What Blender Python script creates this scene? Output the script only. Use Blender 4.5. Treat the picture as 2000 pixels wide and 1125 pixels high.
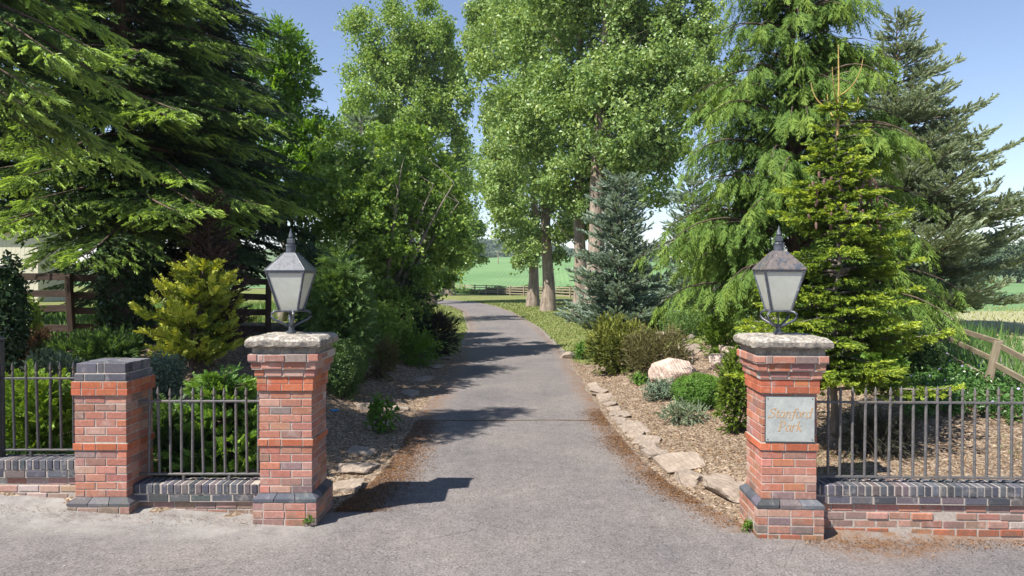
import bpy, math
import numpy as np

scene = bpy.context.scene
for _o in list(bpy.data.objects):
    bpy.data.objects.remove(_o)
COL = scene.collection
R = math.radians

# ------------------------------------------------------------------ camera
CAM_H, F = 2.61, 1400.0
PITCH = math.atan(22.5 / F)
cam_data = bpy.data.cameras.new("camera")
cam_data.sensor_width = 36.0
cam_data.lens = F / 2000.0 * 36.0
cam_data.clip_start = 0.1
cam_data.clip_end = 6000.0
cam = bpy.data.objects.new("camera", cam_data)
cam.location = (0, 0, CAM_H)
cam.rotation_euler = (math.pi / 2 - PITCH, 0, 0)
COL.objects.link(cam)
scene.camera = cam

# ------------------------------------------------------------------ light
SUN_TO = np.array([-1.92, -1.42, 3.1]); SUN_TO /= np.linalg.norm(SUN_TO)
SUN_EL = math.asin(SUN_TO[2])
SUN_ROT = math.atan2(SUN_TO[0], SUN_TO[1])          # clockwise from +Y
world = bpy.data.worlds.new("World")
scene.world = world
world.use_nodes = True
wn, wl = world.node_tree.nodes, world.node_tree.links
bg = wn["Background"]
sky = wn.new("ShaderNodeTexSky")
sky.sky_type = 'NISHITA'
sky.sun_disc = False
sky.sun_elevation = SUN_EL
sky.sun_rotation = SUN_ROT
sky.altitude = 100
sky.air_density = 0.95
sky.dust_density = 0.02
sky.ozone_density = 2.2
tintn = wn.new("ShaderNodeMix"); tintn.data_type = 'RGBA'; tintn.blend_type = 'MULTIPLY'
tintn.inputs[0].default_value = 1.0; tintn.inputs[7].default_value = (.96, .87, .86, 1)
wl.new(sky.outputs[0], tintn.inputs[6]); wl.new(tintn.outputs[2], bg.inputs[0])
bg.inputs[1].default_value = 0.108
sun_data = bpy.data.lights.new("sun", 'SUN')
sun_data.energy = 5.0
sun_data.angle = R(0.53)
sun_data.color = (1.0, 0.955, 0.88)
sun = bpy.data.objects.new("sun", sun_data)
from mathutils import Vector
sun.rotation_euler = Vector(SUN_TO).to_track_quat('Z', 'Y').to_euler()
sun.location = (-20, -15, 40)
COL.objects.link(sun)
scene.view_settings.view_transform = 'Standard'
scene.view_settings.look = 'None'
scene.view_settings.exposure = 0.95
scene.view_settings.gamma = 1.0
scene.render.engine = 'CYCLES'
scene.cycles.max_bounces = 9
scene.cycles.diffuse_bounces = 6
scene.cycles.glossy_bounces = 2
scene.cycles.transmission_bounces = 5

# ------------------------------------------------------------------ terrain
def S(a, b, x):
    t = np.clip((np.asarray(x, float) - a) / (b - a), 0, 1)
    return t * t * (3 - 2 * t)

def el(Y):   # left edge of the driveway
    return np.interp(Y, [7.0, 7.6, 8.3, 9.1, 10.5, 13, 24, 36, 52, 61, 70, 77, 82, 86],
                     [-2.3, -2.02, -1.92, -1.76, -1.70, -1.74, -1.68, -2.1, -3.5, -5.1, -8.2, -13, -21, -45])

def er(Y):   # right edge of the driveway
    return np.interp(Y, [6.9, 7.4, 8.0, 9.1, 10.5, 13, 24, 36, 52, 61, 70, 77, 82, 87, 90],
                     [2.9, 2.55, 2.30, 1.98, 1.80, 1.72, 1.72, 1.32, -.05, -1.3, -3.2, -6.0, -10.5, -21, -45])

def height(X, Y):
    X = np.asarray(X, float); Y = np.asarray(Y, float)
    dl = el(Y) - X
    dr = X - er(Y)
    AL = np.interp(Y, [7.2, 7.74, 7.9, 10, 13, 22, 34, 50, 80], [0, .10, .35, .75, 1.2, 1.15, .55, .25, .1])
    AR = np.interp(Y, [7.40, 7.6, 12, 18, 24, 34, 60, 90], [0, .34, .75, .9, .65, .15, .08, .05])
    hl = AL * S(.25, 5.2, dl)
    near = S(11, 7.5, Y)
    hr = AR * (S(.3, 5.5, dr) * (1 - near) + S(.05, .9, dr) * near)
    hf = .8 * S(9.5, 14, X) * S(9, 14, Y)
    h = np.where(dl > 0, hl, np.where(dr > 0, np.maximum(hr, hf), 0))
    h = np.where((dl > 0) & (X < -9), np.maximum(h, 1.2 * S(10, 14, Y)), h)
    h = h + .34 * np.exp(-((X - 4.6) / 1.7) ** 2 - ((Y - 17.5) / 3.0) ** 2)
    tilt = np.where(X < 0, -.045 * np.minimum(X + 2.2, 0), -.017 * X)
    tilt = np.clip(tilt, -.12, .22)
    h = h + tilt * S(10.5, 7.4, Y)
    sx = np.where(X < 0, 46., 95.)
    h = h + 10.5 * S(104, 300, Y) * np.exp(-(X / sx) ** 2) * (1 - .7 * S(300, 480, Y))
    return h

C0 = np.array([0, 0, CAM_H])
FWD = np.array([0, math.cos(PITCH), -math.sin(PITCH)])
UPV = np.array([0, math.sin(PITCH), math.cos(PITCH)])
RT = np.array([1., 0, 0])

def ray(px, py):
    return FWD + RT * (px - 1000) / F + UPV * (562.5 - py) / F

def at(px, py, D):
    """point at depth D on the photograph's line of sight"""
    d = ray(px, py)
    return C0 + d * (D / d[1])

def hit(px, py):
    """where that line of sight meets the ground"""
    d = ray(px, py); d = d / d[1]
    Ys = np.concatenate([np.arange(4, 60, .05), np.arange(60, 600, .5)])
    P = C0 + d * Ys[:, None]
    below = P[:, 2] <= height(P[:, 0], P[:, 1])
    i = int(np.argmax(below)) if below.any() else len(Ys) - 1
    p = P[i].copy(); p[2] = float(height(p[0], p[1]))
    return p

def gz(x, y):
    return float(height(x, y))

# ------------------------------------------------------------------ objects and names
def tag(o, label=None, cat=None, group=None, kind=None):
    if label: o["label"] = label
    if cat: o["category"] = cat
    if group: o["group"] = group
    if kind: o["kind"] = kind
    return o

def thing(name, label, cat, loc=(0, 0, 0), rz=0.0, group=None):
    o = bpy.data.objects.new(name, None)
    o.empty_display_size = .2
    COL.objects.link(o)
    o.location = tuple(float(v) for v in loc)
    o.rotation_euler = (0, 0, rz)
    return tag(o, label, cat, group)

def link(name, me, parent=None):
    o = bpy.data.objects.new(name, me)
    COL.objects.link(o)
    if parent is not None: o.parent = parent
    return o

def mesh_np(name, V, Q, mats, tint=None, smooth=False, mi=None, color=None):
    """mesh from numpy: V (n,3); Q (m,k) one polygon size, or list of such arrays"""
    me = bpy.data.meshes.new(name)
    V = np.asarray(V, np.float32).reshape(-1, 3)
    Qs = Q if isinstance(Q, list) else [Q]
    Qs = [np.asarray(q, np.int32) for q in Qs if len(q)]
    loops = np.concatenate([q.ravel() for q in Qs])
    tot = np.concatenate([np.full(len(q), q.shape[1], np.int32) for q in Qs])
    start = np.concatenate([[0], np.cumsum(tot)[:-1]]).astype(np.int32)
    me.vertices.add(len(V)); me.vertices.foreach_set("co", V.ravel())
    me.loops.add(len(loops)); me.loops.foreach_set("vertex_index", loops)
    me.polygons.add(len(tot))
    me.polygons.foreach_set("loop_start", start)
    me.polygons.foreach_set("loop_total", tot)
    if mi is not None: me.polygons.foreach_set("material_index", np.asarray(mi, np.int32))
    me.polygons.foreach_set("use_smooth", np.full(len(tot), bool(smooth)))
    for m in (mats if isinstance(mats, (list, tuple)) else [mats]): me.materials.append(m)
    if tint is not None:
        a = me.attributes.new("tint", 'FLOAT', 'POINT')
        a.data.foreach_set("value", np.asarray(tint, np.float32).ravel())
    if color is not None:
        c = np.ones((len(V), 4), np.float32); c[:, :3] = color
        a = me.attributes.new("colour", 'FLOAT_COLOR', 'POINT')
        a.data.foreach_set("color", c.ravel())
    me.update(calc_edges=True)
    return me

# ------------------------------------------------------------------ materials
class NT:
    def __init__(s, name):
        s.m = bpy.data.materials.new(name); s.m.use_nodes = True
        s.n, s.l = s.m.node_tree.nodes, s.m.node_tree.links
        s.b = s.n["Principled BSDF"]; s.out = s.n["Material Output"]
    def node(s, t, **kw):
        n = s.n.new(t)
        for k, v in kw.items():
            if k.startswith("i_"):
                key = k[2:]
                key = int(key) if key.isdigit() else key.replace("_", " ")
                s.set(n.inputs[key], v)
            else: setattr(n, k, v)
        return n
    def set(s, sock, v):
        if hasattr(v, "bl_rna") and isinstance(v, bpy.types.NodeSocket): s.l.new(v, sock)
        else: sock.default_value = v
    def noise(s, scale, detail=6, rough=.6, vec=None, dist=0):
        n = s.node("ShaderNodeTexNoise"); n.inputs["Scale"].default_value = scale
        n.inputs["Detail"].default_value = detail; n.inputs["Roughness"].default_value = rough
        n.inputs["Distortion"].default_value = dist
        s.l.new(vec if vec is not None else s.co(), n.inputs["Vector"]); return n.outputs["Fac"]
    def voro(s, scale, vec=None, out="Distance", feature='F1'):
        n = s.node("ShaderNodeTexVoronoi"); n.feature = feature
        n.inputs["Scale"].default_value = scale
        s.l.new(vec if vec is not None else s.co(), n.inputs["Vector"]); return n.outputs[out]
    def co(s):
        if not hasattr(s, "_co"): s._co = s.node("ShaderNodeTexCoord").outputs["Object"]
        return s._co
    def mapped(s, scale=(1, 1, 1), rot=(0, 0, 0)):
        n = s.node("ShaderNodeMapping"); n.inputs["Scale"].default_value = scale
        n.inputs["Rotation"].default_value = rot
        s.l.new(s.co(), n.inputs["Vector"]); return n.outputs[0]
    def ramp(s, fac, stops, interp='LINEAR'):
        n = s.node("ShaderNodeValToRGB"); n.color_ramp.interpolation = interp
        e = n.color_ramp.elements
        while len(e) > 1: e.remove(e[-1])
        for i, (p, c) in enumerate(stops):
            x = e[0] if i == 0 else e.new(p)
            x.position = p
            c = (c, c, c) if isinstance(c, (int, float)) else c
            x.color = (c[0], c[1], c[2], 1)
        s.l.new(fac, n.inputs[0]); return n.outputs[0]
    def mix(s, fac, a, b, mode='MIX'):
        n = s.node("ShaderNodeMix"); n.data_type = 'RGBA'; n.blend_type = mode
        s.set(n.inputs[0], fac)
        for k, v in ((6, a), (7, b)):
            if isinstance(v, tuple) and len(v) == 3: v = (*v, 1)
            s.set(n.inputs[k], v)
        return n.outputs[2]
    def math(s, op, a, b=0.5, clamp=False):
        n = s.node("ShaderNodeMath"); n.operation = op; n.use_clamp = clamp
        s.set(n.inputs[0], a); s.set(n.inputs[1], b); return n.outputs[0]
    def attr(s, name, out="Fac"):
        n = s.node("ShaderNodeAttribute"); n.attribute_name = name; return n.outputs[out]
    def bump(s, h, strength=.5, dist=.01):
        n = s.node("ShaderNodeBump"); n.inputs["Strength"].default_value = strength
        n.inputs["Distance"].default_value = dist
        s.l.new(h, n.inputs["Height"]); s.l.new(n.outputs[0], s.b.inputs["Normal"])
    def color(s, c):
        if isinstance(c, tuple): c = (*c[:3], 1)
        s.set(s.b.inputs["Base Color"], c)
    def rough(s, v): s.set(s.b.inputs["Roughness"], v)
    def spec(s, v): s.b.inputs["Specular IOR Level"].default_value = v

def leaf_mat(name, c0, c1, c2, rough=.45, trans=.3, spec=.45, patch=.35, warm=(1.25, 1.15, .55)):
    """tint attribute 0..1 runs from old dark leaf to fresh leaf"""
    t = NT(name)
    a = t.attr("tint")
    col = t.ramp(a, [(0, c0), (.5, c1), (1, c2)])
    nz = t.noise(1.1, 3)
    col = t.mix(patch, col, t.mix(1.0, col, t.ramp(nz, [(.3, (.72, .8, .8)), (.7, (1.3, 1.22, 1.0))]), 'MULTIPLY'))
    t.color(col); t.rough(rough); t.spec(spec)
    tr = t.node("ShaderNodeBsdfTranslucent")
    t.l.new(t.mix(1.0, col, (*warm, 1), 'MULTIPLY'), tr.inputs[0])
    mx = t.node("ShaderNodeMixShader"); mx.inputs[0].default_value = trans
    t.l.new(t.b.outputs[0], mx.inputs[1]); t.l.new(tr.outputs[0], mx.inputs[2])
    t.l.new(mx.outputs[0], t.out.inputs[0])
    return t.m

def m_bark(name, a, b, scale=9, stretch=.14):
    t = NT(name)
    v = t.mapped((1, 1, stretch))
    n1 = t.noise(scale, 8, .7, v, .6); n2 = t.noise(scale * .25, 3)
    c = t.ramp(n1, [(.32, a), (.62, b)])
    c = t.mix(.5, c, t.mix(1., c, t.ramp(n2, [(.35, .7), (.65, 1.25)]), 'MULTIPLY'))
    t.color(c); t.rough(.92); t.spec(.15); t.bump(n1, .9, .03)
    return t.m

def m_asphalt(name, base, fine=130, patchy=1.0):
    t = NT(name)
    v = t.voro(fine, out="Color"); bw = t.node("ShaderNodeRGBToBW"); t.l.new(v, bw.inputs[0])
    g = t.ramp(bw.outputs[0], [(.12, .52), (.40, .94), (.8, 1.10), (.95, 1.6)])
    n1 = t.noise(.55, 5, .6); n2 = t.noise(5, 6, .7); n3 = t.noise(60, 4, .7)
    c = t.mix(1., (*base, 1), g, 'MULTIPLY')
    c = t.mix(1., c, t.ramp(n1, [(.3, (.80, .80, .83)), (.7, (1.16, 1.12, 1.08))]), 'MULTIPLY')
    c = t.mix(.55 * patchy, c, t.mix(1., c, t.ramp(n2, [(.3, .72), (.7, 1.25)]), 'MULTIPLY'))
    c = t.mix(.6, c, t.mix(1., c, t.ramp(n3, [(.3, .7), (.7, 1.3)]), 'MULTIPLY'))
    st = t.noise(1.6, 4, .6, t.mapped((1, .07, 1)))
    c = t.mix(.5, c, t.mix(1., c, t.ramp(st, [(.32, (.82, .82, .84)), (.68, (1.14, 1.12, 1.10))]), 'MULTIPLY'))
    cr = t.voro(.9, t.mapped((1, .6, 1)), "Distance", 'DISTANCE_TO_EDGE')
    ck = t.math('MULTIPLY', t.ramp(cr, [(0, .55), (.006, 0)]), t.ramp(t.noise(.5, 3), [(.52, 0), (.6, 1)]))
    c = t.mix(ck, c, (.05, .045, .04))
    c = t.mix(t.ramp(t.noise(2.3, 3, .5), [(.70, 0), (.76, .45)]), c, (.07, .058, .05))
    # dusty margins and damp stains: weights painted on the sheet's vertices
    dust = t.attr("dust"); dn = t.noise(2.6, 8, .75)
    f = t.math('MULTIPLY', dust, t.ramp(dn, [(.35, 0.15), (.62, 1.0)]), True)
    c = t.mix(f, c, t.mix(t.noise(14, 6, .8), (.20, .185, .168), (.36, .34, .315)))
    lit = t.attr("litter"); ln = t.noise(7, 8, .8)
    f2 = t.math('MULTIPLY', lit, t.ramp(ln, [(.38, 0.0), (.58, 1.0)]), True)
    c = t.mix(f2, c, t.mix(t.noise(70, 3, .8), (.07, .038, .020), (.26, .130, .055)))
    t.color(c); t.rough(.88); t.spec(.25)
    h = t.math('ADD', t.math('MULTIPLY', bw.outputs[0], .6), t.math('MULTIPLY', n3, .8))
    t.bump(h, .55, .006)
    return t.m

def m_brick():
    t = NT("brick")
    c = t.attr("colour", "Color")
    n1 = t.noise(38, 8, .72); n2 = t.noise(7, 5, .65); n3 = t.noise(160, 3, .7)
    c = t.mix(.8, c, t.mix(1., c, t.ramp(n1, [(.25, .58), (.5, 1.0), (.75, 1.35)]), 'MULTIPLY'))
    c = t.mix(t.ramp(n2, [(.56, 0), (.74, .42)]), c, (.50, .44, .40))       # lime bloom
    c = t.mix(t.ramp(t.noise(11, 7, .7), [(.60, 0), (.78, .6)]), c, (.10, .075, .07))   # soot and weather
    c = t.mix(.5, c, t.mix(1., c, t.ramp(n3, [(.3, .7), (.7, 1.3)]), 'MULTIPLY'))
    sp = t.node("ShaderNodeSeparateXYZ"); t.l.new(t.co(), sp.inputs[0])
    low = t.math('MULTIPLY', t.ramp(sp.outputs[2], [(.0, 1), (.30, 0)]), t.ramp(t.noise(8, 7, .75), [(.36, 0), (.62, .75)]), True)
    c = t.mix(low, c, (.115, .105, .075))                                    # damp and algae at the foot
    c = t.mix(t.ramp(t.noise(3.2, 6, .7, t.mapped((1, 1, .22))), [(.56, 0), (.75, .35)]), c, (.15, .115, .10))   # rain streaks
    t.color(c); t.rough(.82); t.spec(.3)
    t.bump(t.math('ADD', n1, n3), .55, .004)
    return t.m

def m_simple(name, a, b, scale=20, rough=.8, spec=.3, bump=.4, bd=.004, detail=7):
    t = NT(name); n = t.noise(scale, detail, .7)
    t.color(t.ramp(n, [(.3, a), (.7, b)])); t.rough(rough); t.spec(spec)
    if bump: t.bump(n, bump, bd)
    return t.m

def m_capstone(name, warm=0):
    t = NT(name)
    n1 = t.noise(9, 9, .75); n2 = t.noise(26, 7, .75); n3 = t.voro(24, out="Distance")
    c = t.ramp(n1, [(.28, (.10, .092, .085)), (.5, (.25, .215, .175)), (.66, (.38, .335, .28))])
    geo = t.node("ShaderNodeNewGeometry"); sp = t.node("ShaderNodeSeparateXYZ")
    t.l.new(geo.outputs["Normal"], sp.inputs[0])
    up = t.ramp(sp.outputs[2], [(.15, 0.25), (.75, 1.0)])
    lich = t.math('MULTIPLY', t.ramp(n2, [(.47, 0), (.58, 1)]), up)
    c = t.mix(lich, c, (.50, .47, .41))
    black = t.ramp(t.noise(6, 8, .7), [(.5, 0), (.68, .85)])
    c = t.mix(black, c, (.045, .045, .05))
    t.color(c); t.rough(.93); t.spec(.2)
    t.bump(t.math('ADD', n2, t.math('MULTIPLY', n3, .6)), .9, .012)
    return t.m

def m_lamp_metal(name, rust):
    t = NT(name)
    n1 = t.noise(11, 7, .75); n2 = t.noise(34, 6, .7)
    c = t.mix(t.ramp(n2, [(.35, 0), (.7, 1)]), (.035, .04, .05), (.09, .10, .125))
    f = t.ramp(n1, [(.62 - rust * .26, 0), (.66 - rust * .22, 1)])
    c = t.mix(f, c, t.mix(n2, (.085, .066, .058), (.18, .155, .14)))
    c = t.mix(t.ramp(t.noise(17, 5, .7), [(.66, 0), (.69, .8)]), c, (.55, .53, .48))
    t.color(c); t.rough(t.ramp(n2, [(.3, .28), (.7, .55)])); t.spec(.6)
    t.bump(n1, .35, .003)
    return t.m

def m_iron(name, a, b):
    t = NT(name)
    n1 = t.noise(30, 6, .7); n2 = t.noise(4, 4)
    c = t.ramp(n1, [(.3, a), (.7, b)])
    c = t.mix(t.ramp(n2, [(.52, 0), (.7, .55)]), c, (.17, .125, .075))
    t.color(c); t.rough(.5); t.spec(.5); t.bump(n1, .4, .002)
    return t.m

def m_timber(name, a, b, green=0.0):
    t = NT(name)
    nz = t.node("ShaderNodeAttribute"); nz.attribute_name = "grain"
    v = nz.outputs["Vector"]
    n1 = t.noise(1.0, 7, .7, v, .3); n2 = t.noise(3, 4)
    c = t.ramp(n1, [(.3, a), (.68, b)])
    c = t.mix(t.ramp(n2, [(.5, 0), (.75, green)]), c, (.10, .12, .05))
    t.color(c); t.rough(.85); t.spec(.2); t.bump(n1, .5, .006)
    return t.m

def m_rock(name, a, b, dark, band=1.0):
    t = NT(name)
    v = t.mapped((1, 1, 1), (.35, .5, .2))
    w = t.node("ShaderNodeTexWave"); w.inputs["Scale"].default_value = 5; w.inputs["Distortion"].default_value = 5
    w.inputs["Detail"].default_value = 5; w.inputs["Detail Scale"].default_value = 1.5
    t.l.new(v, w.inputs["Vector"])
    n1 = t.noise(7, 8, .7); n2 = t.noise(22, 7, .75)
    c = t.ramp(n1, [(.3, a), (.7, b)])
    c = t.mix(.3 * band, c, t.mix(1., c, t.ramp(w.outputs["Fac"], [(.2, .55), (.7, 1.25)]), 'MULTIPLY'))
    c = t.mix(t.ramp(n2, [(.55, 0), (.72, .6)]), c, dark)
    t.color(c); t.rough(.92); t.spec(.2)
    t.bump(t.math('ADD', n2, t.math('MULTIPLY', w.outputs["Fac"], .5 * band)), .8, .02)
    return t.m

def m_ground():
    t = NT("ground")
    n_f = t.noise(60, 5, .8); n_m = t.noise(9, 8, .8); n_l = t.noise(.8, 5, .65); n_s = t.noise(2.4, 7, .7)
    vc = t.voro(34, out="Color"); bw = t.node("ShaderNodeRGBToBW"); t.l.new(vc, bw.inputs[0])
    mul = t.ramp(bw.outputs[0], [(.1, (.095, .066, .050)), (.4, (.25, .185, .13)), (.65, (.37, .285, .205)), (.9, (.54, .44, .33))])
    mul = t.mix(t.ramp(n_m, [(.36, .7), (.6, 0)]), mul, (.085, .055, .038))
    mul = t.mix(t.ramp(n_s, [(.62, 0), (.72, .6)]), mul, (.11, .15, .045))
    lawn = t.ramp(n_m, [(.3, (.09, .12, .035)), (.5, (.155, .195, .055)), (.72, (.29, .275, .105))])
    lawn = t.mix(t.ramp(n_l, [(.46, 0), (.66, .75)]), lawn, (.30, .25, .12))
    lawn = t.mix(.7, lawn, t.mix(1., lawn, t.ramp(n_f, [(.3, .6), (.7, 1.35)]), 'MULTIPLY'))
    fld = t.ramp(t.noise(.05, 6, .65), [(.3, (.115, .21, .085)), (.7, (.175, .28, .12))])
    w = t.node("ShaderNodeTexWave"); w.inputs["Scale"].default_value = .35; w.inputs["Distortion"].default_value = 1.2
    t.l.new(t.mapped((1, .15, 1), (0, 0, .35)), w.inputs["Vector"])
    fld = t.mix(.22, fld, t.mix(1., fld, t.ramp(w.outputs["Fac"], [(.1, .65), (.9, 1.25)]), 'MULTIPLY'))
    fld = t.mix(.5, fld, t.mix(1., fld, t.ramp(t.noise(1.3, 6, .7), [(.3, .7), (.7, 1.25)]), 'MULTIPLY'))
    hay = t.ramp(n_m, [(.3, (.25, .255, .14)), (.7, (.42, .41, .24))])
    dirt = t.mix(n_m, (.12, .10, .08), (.36, .32, .27))
    def msk(name):
        a = t.attr(name)
        return t.ramp(t.math('ADD', a, t.math('MULTIPLY', t.math('SUBTRACT', n_s, .5), .7)), [(.42, 0), (.58, 1)])
    c = t.mix(msk("mulch"), dirt, mul)
    c = t.mix(msk("lawn"), c, lawn)
    c = t.mix(msk("field"), c, fld)
    c = t.mix(msk("hay"), c, hay)
    t.color(c); t.rough(.95); t.spec(.1)
    t.bump(t.math('ADD', bw.outputs[0], n_m), .8, .03)
    return t.m

M = {}
M["brick"] = m_brick()
M["mortar"] = m_simple("mortar", (.26, .22, .19), (.46, .41, .36), 45, .95, .1, .6, .004)
M["cap"] = m_capstone("weathered_stone")
M["iron"] = m_iron("black_iron", (.022, .022, .026), (.075, .072, .075))
M["iron_worn"] = m_iron("worn_iron", (.055, .053, .058), (.15, .14, .135))
M["lampA"] = m_lamp_metal("flaking_black_paint", .12)
M["lampB"] = m_lamp_metal("rusting_black_paint", .72)
M["lampK"] = m_lamp_metal("black_paint", -.3)
def m_frost():
    t = NT("frosted_glass")
    n = t.noise(6, 6, .7)
    sp = t.node("ShaderNodeSeparateXYZ"); t.l.new(t.co(), sp.inputs[0])
    gr = t.math('MULTIPLY', t.ramp(sp.outputs[2], [(.24, .9), (.40, .12), (.6, .1), (.65, .5)]), t.noise(14, 7, .75), True)
    t.color(t.mix(gr, t.ramp(n, [(.3, (.56, .57, .50)), (.7, (.70, .71, .64))]), (.30, .28, .20))); t.rough(.22); t.spec(.5)
    t.b.inputs["Transmission Weight"].default_value = .25
    return t.m
M["frost"] = m_frost()
M["asphalt"] = m_asphalt("driveway_asphalt", (.176, .161, .154), 75)
M["road"] = M["asphalt"]
M["ground"] = m_ground()
M["wood_dark"] = m_timber("dark_timber", (.032, .022, .017), (.08, .055, .042), .2)
M["wood_pale"] = m_timber("weathered_timber", (.20, .16, .11), (.40, .33, .24), .55)
M["wood_mid"] = m_timber("silvered_timber", (.14, .11, .075), (.31, .255, .185), .5)
M["wood_grey"] = m_timber("grey_timber", (.12, .10, .07), (.26, .22, .15), .6)
M["rock_pink"] = m_rock("pink_sandstone", (.42, .30, .24), (.60, .50, .43), (.22, .15, .12))
M["rock_slab"] = m_rock("paving_stone", (.21, .165, .13), (.38, .31, .25), (.10, .085, .07), .4)
M["bark_poplar"] = m_bark("poplar_bark", (.10, .075, .058), (.33, .265, .21), 7)
M["bark_dark"] = m_bark("conifer_bark", (.045, .032, .026), (.16, .115, .09), 12)
M["bark_grey"] = m_bark("grey_bark", (.12, .10, .085), (.30, .26, .22), 14)
M["twig"] = m_simple("twig", (.16, .12, .08), (.30, .24, .16), 30, .9, .1, 0)
M["stem_yellow"] = m_simple("young_shoot", (.30, .20, .07), (.46, .34, .12), 30, .8, .2, 0)
M["spruce"] = leaf_mat("spruce_needles", (.026, .048, .032), (.10, .18, .062), (.40, .56, .12), .5, .34)  # dark end also holds the shade inside the crown
M["spruce_dark"] = leaf_mat("dark_spruce_needles", (.026, .046, .036), (.075, .135, .075), (.20, .31, .12), .5, .26)
M["spruce_lime"] = leaf_mat("lime_spruce_needles", (.045, .08, .014), (.19, .285, .03), (.46, .54, .06), .5, .28)
M["nootka"] = leaf_mat("cypress_sprays", (.04, .09, .022), (.125, .215, .042), (.27, .37, .072), .6, .3, .2)
M["blue"] = leaf_mat("blue_cypress", (.12, .18, .15), (.25, .33, .27), (.38, .47, .38), .6, .25)
M["cedar"] = leaf_mat("grey_green_cypress", (.15, .195, .135), (.30, .365, .25), (.45, .51, .34), .6, .3)
M["poplar"] = leaf_mat("poplar_leaves", (.13, .22, .06), (.25, .37, .115), (.42, .52, .22), .42, .38, .45)
M["poplar_far"] = leaf_mat("far_poplar_leaves", (.13, .23, .055), (.25, .38, .095), (.40, .51, .18), .42, .38, .45)
M["ash"] = leaf_mat("ash_leaves", (.07, .15, .02), (.13, .26, .028), (.20, .36, .045), .4, .45)
M["maple"] = leaf_mat("field_maple_leaves", (.11, .20, .042), (.22, .36, .078), (.37, .50, .12), .4, .5)
M["dark_leaf"] = leaf_mat("dark_shrub_leaves", (.05, .095, .034), (.10, .175, .056), (.19, .29, .09), .4, .4)
M["thuja"] = leaf_mat("thuja_sprays", (.06, .12, .038), (.13, .225, .064), (.23, .35, .085), .5, .35)
M["gold"] = leaf_mat("golden_cypress", (.12, .18, .026), (.36, .42, .05), (.62, .64, .09), .5, .3)
M["green_cy"] = leaf_mat("bright_cypress", (.045, .12, .02), (.14, .28, .042), (.27, .43, .07), .5, .32)
M["lime"] = leaf_mat("lime_foliage", (.10, .19, .022), (.20, .32, .035), (.34, .44, .06), .5, .3)
M["grey_leaf"] = leaf_mat("grey_green_leaves", (.07, .11, .07), (.14, .20, .13), (.25, .32, .22), .6, .12)
M["juniper"] = leaf_mat("olive_juniper", (.065, .09, .018), (.19, .215, .038), (.34, .36, .07), .55, .2)
M["heather"] = leaf_mat("brownish_heather", (.08, .072, .03), (.17, .155, .058), (.27, .26, .09), .6, .15)
M["purple"] = leaf_mat("dead_brown_sprays", (.035, .02, .02), (.075, .042, .038), (.13, .08, .065), .7, .1)
M["blackish"] = leaf_mat("blackish_shrub", (.014, .015, .013), (.03, .03, .022), (.06, .06, .035), .6, .1)
M["grass"] = leaf_mat("grass_blades", (.09, .14, .035), (.20, .25, .065), (.38, .37, .15), .5, .3)
M["grass_dark"] = leaf_mat("lush_grass_blades", (.05, .12, .03), (.09, .19, .045), (.18, .28, .07), .5, .3)
M["vinca"] = leaf_mat("periwinkle_leaves", (.035, .10, .025), (.075, .17, .04), (.15, .27, .07), .35, .25)
M["petal"] = m_simple("lilac_petals", (.40, .33, .62), (.55, .48, .75), 10, .6, .2, 0)
M["ivy"] = leaf_mat("ivy_leaves", (.02, .045, .018), (.04, .08, .03), (.08, .14, .05), .3, .15)
M["litter"] = leaf_mat("fallen_leaves", (.075, .04, .022), (.24, .14, .07), (.46, .33, .20), .8, .1, .2, .2, (1, 1, 1))
M["edge_litter"] = leaf_mat("rusty_leaves", (.06, .034, .02), (.18, .09, .042), (.34, .19, .09), .8, .1, .2, .2, (1, 1, 1))
M["hill"] = leaf_mat("woodland_canopy", (.05, .085, .045), (.085, .13, .065), (.13, .18, .085), .8, .1)
M["cone"] = m_simple("spruce_cone", (.08, .045, .035), (.19, .11, .085), 60, .7, .3, .5)
M["blue_litter"] = m_simple("blue_plastic", (.01, .22, .45), (.02, .30, .55), 10, .4, .5, 0)
M["copper"] = m_simple("copper_lettering", (.37, .21, .10), (.55, .34, .17), 50, .6, .4, 0)
M["shed"] = m_simple("cream_cladding", (.52, .48, .36), (.66, .62, .50), 8, .7, .3, .2)
M["slate"] = m_simple("slate_grey", (.10, .10, .11), (.20, .20, .21), 14, .8, .3, .3)
M["pole"] = m_bark("pole_timber", (.18, .14, .10), (.36, .30, .22), 8)
def m_plaque():
    t = NT("pewter_plaque")
    n = t.noise(9, 6, .7); n2 = t.noise(60, 4, .7)
    v = t.node("ShaderNodeSeparateXYZ"); t.l.new(t.co(), v.inputs[0])
    c = t.ramp(n, [(.3, (.29, .31, .30)), (.7, (.43, .45, .42))])
    c = t.mix(.4, c, t.mix(1., c, t.ramp(n2, [(.3, .8), (.7, 1.2)]), 'MULTIPLY'))
    c = t.mix(t.ramp(t.noise(4.2, 7, .75), [(.55, 0), (.72, .5)]), c, (.52, .53, .50))
    t.color(c); t.rough(.42); t.spec(.5); t.b.inputs["Metallic"].default_value = .1
    t.bump(n2, .12, .001)
    return t.m
M["plaque"] = m_plaque()
M["plaque_edge"] = m_simple("plaque_edge", (.03, .032, .036), (.07, .075, .085), 30, .5, .4, 0)
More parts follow.
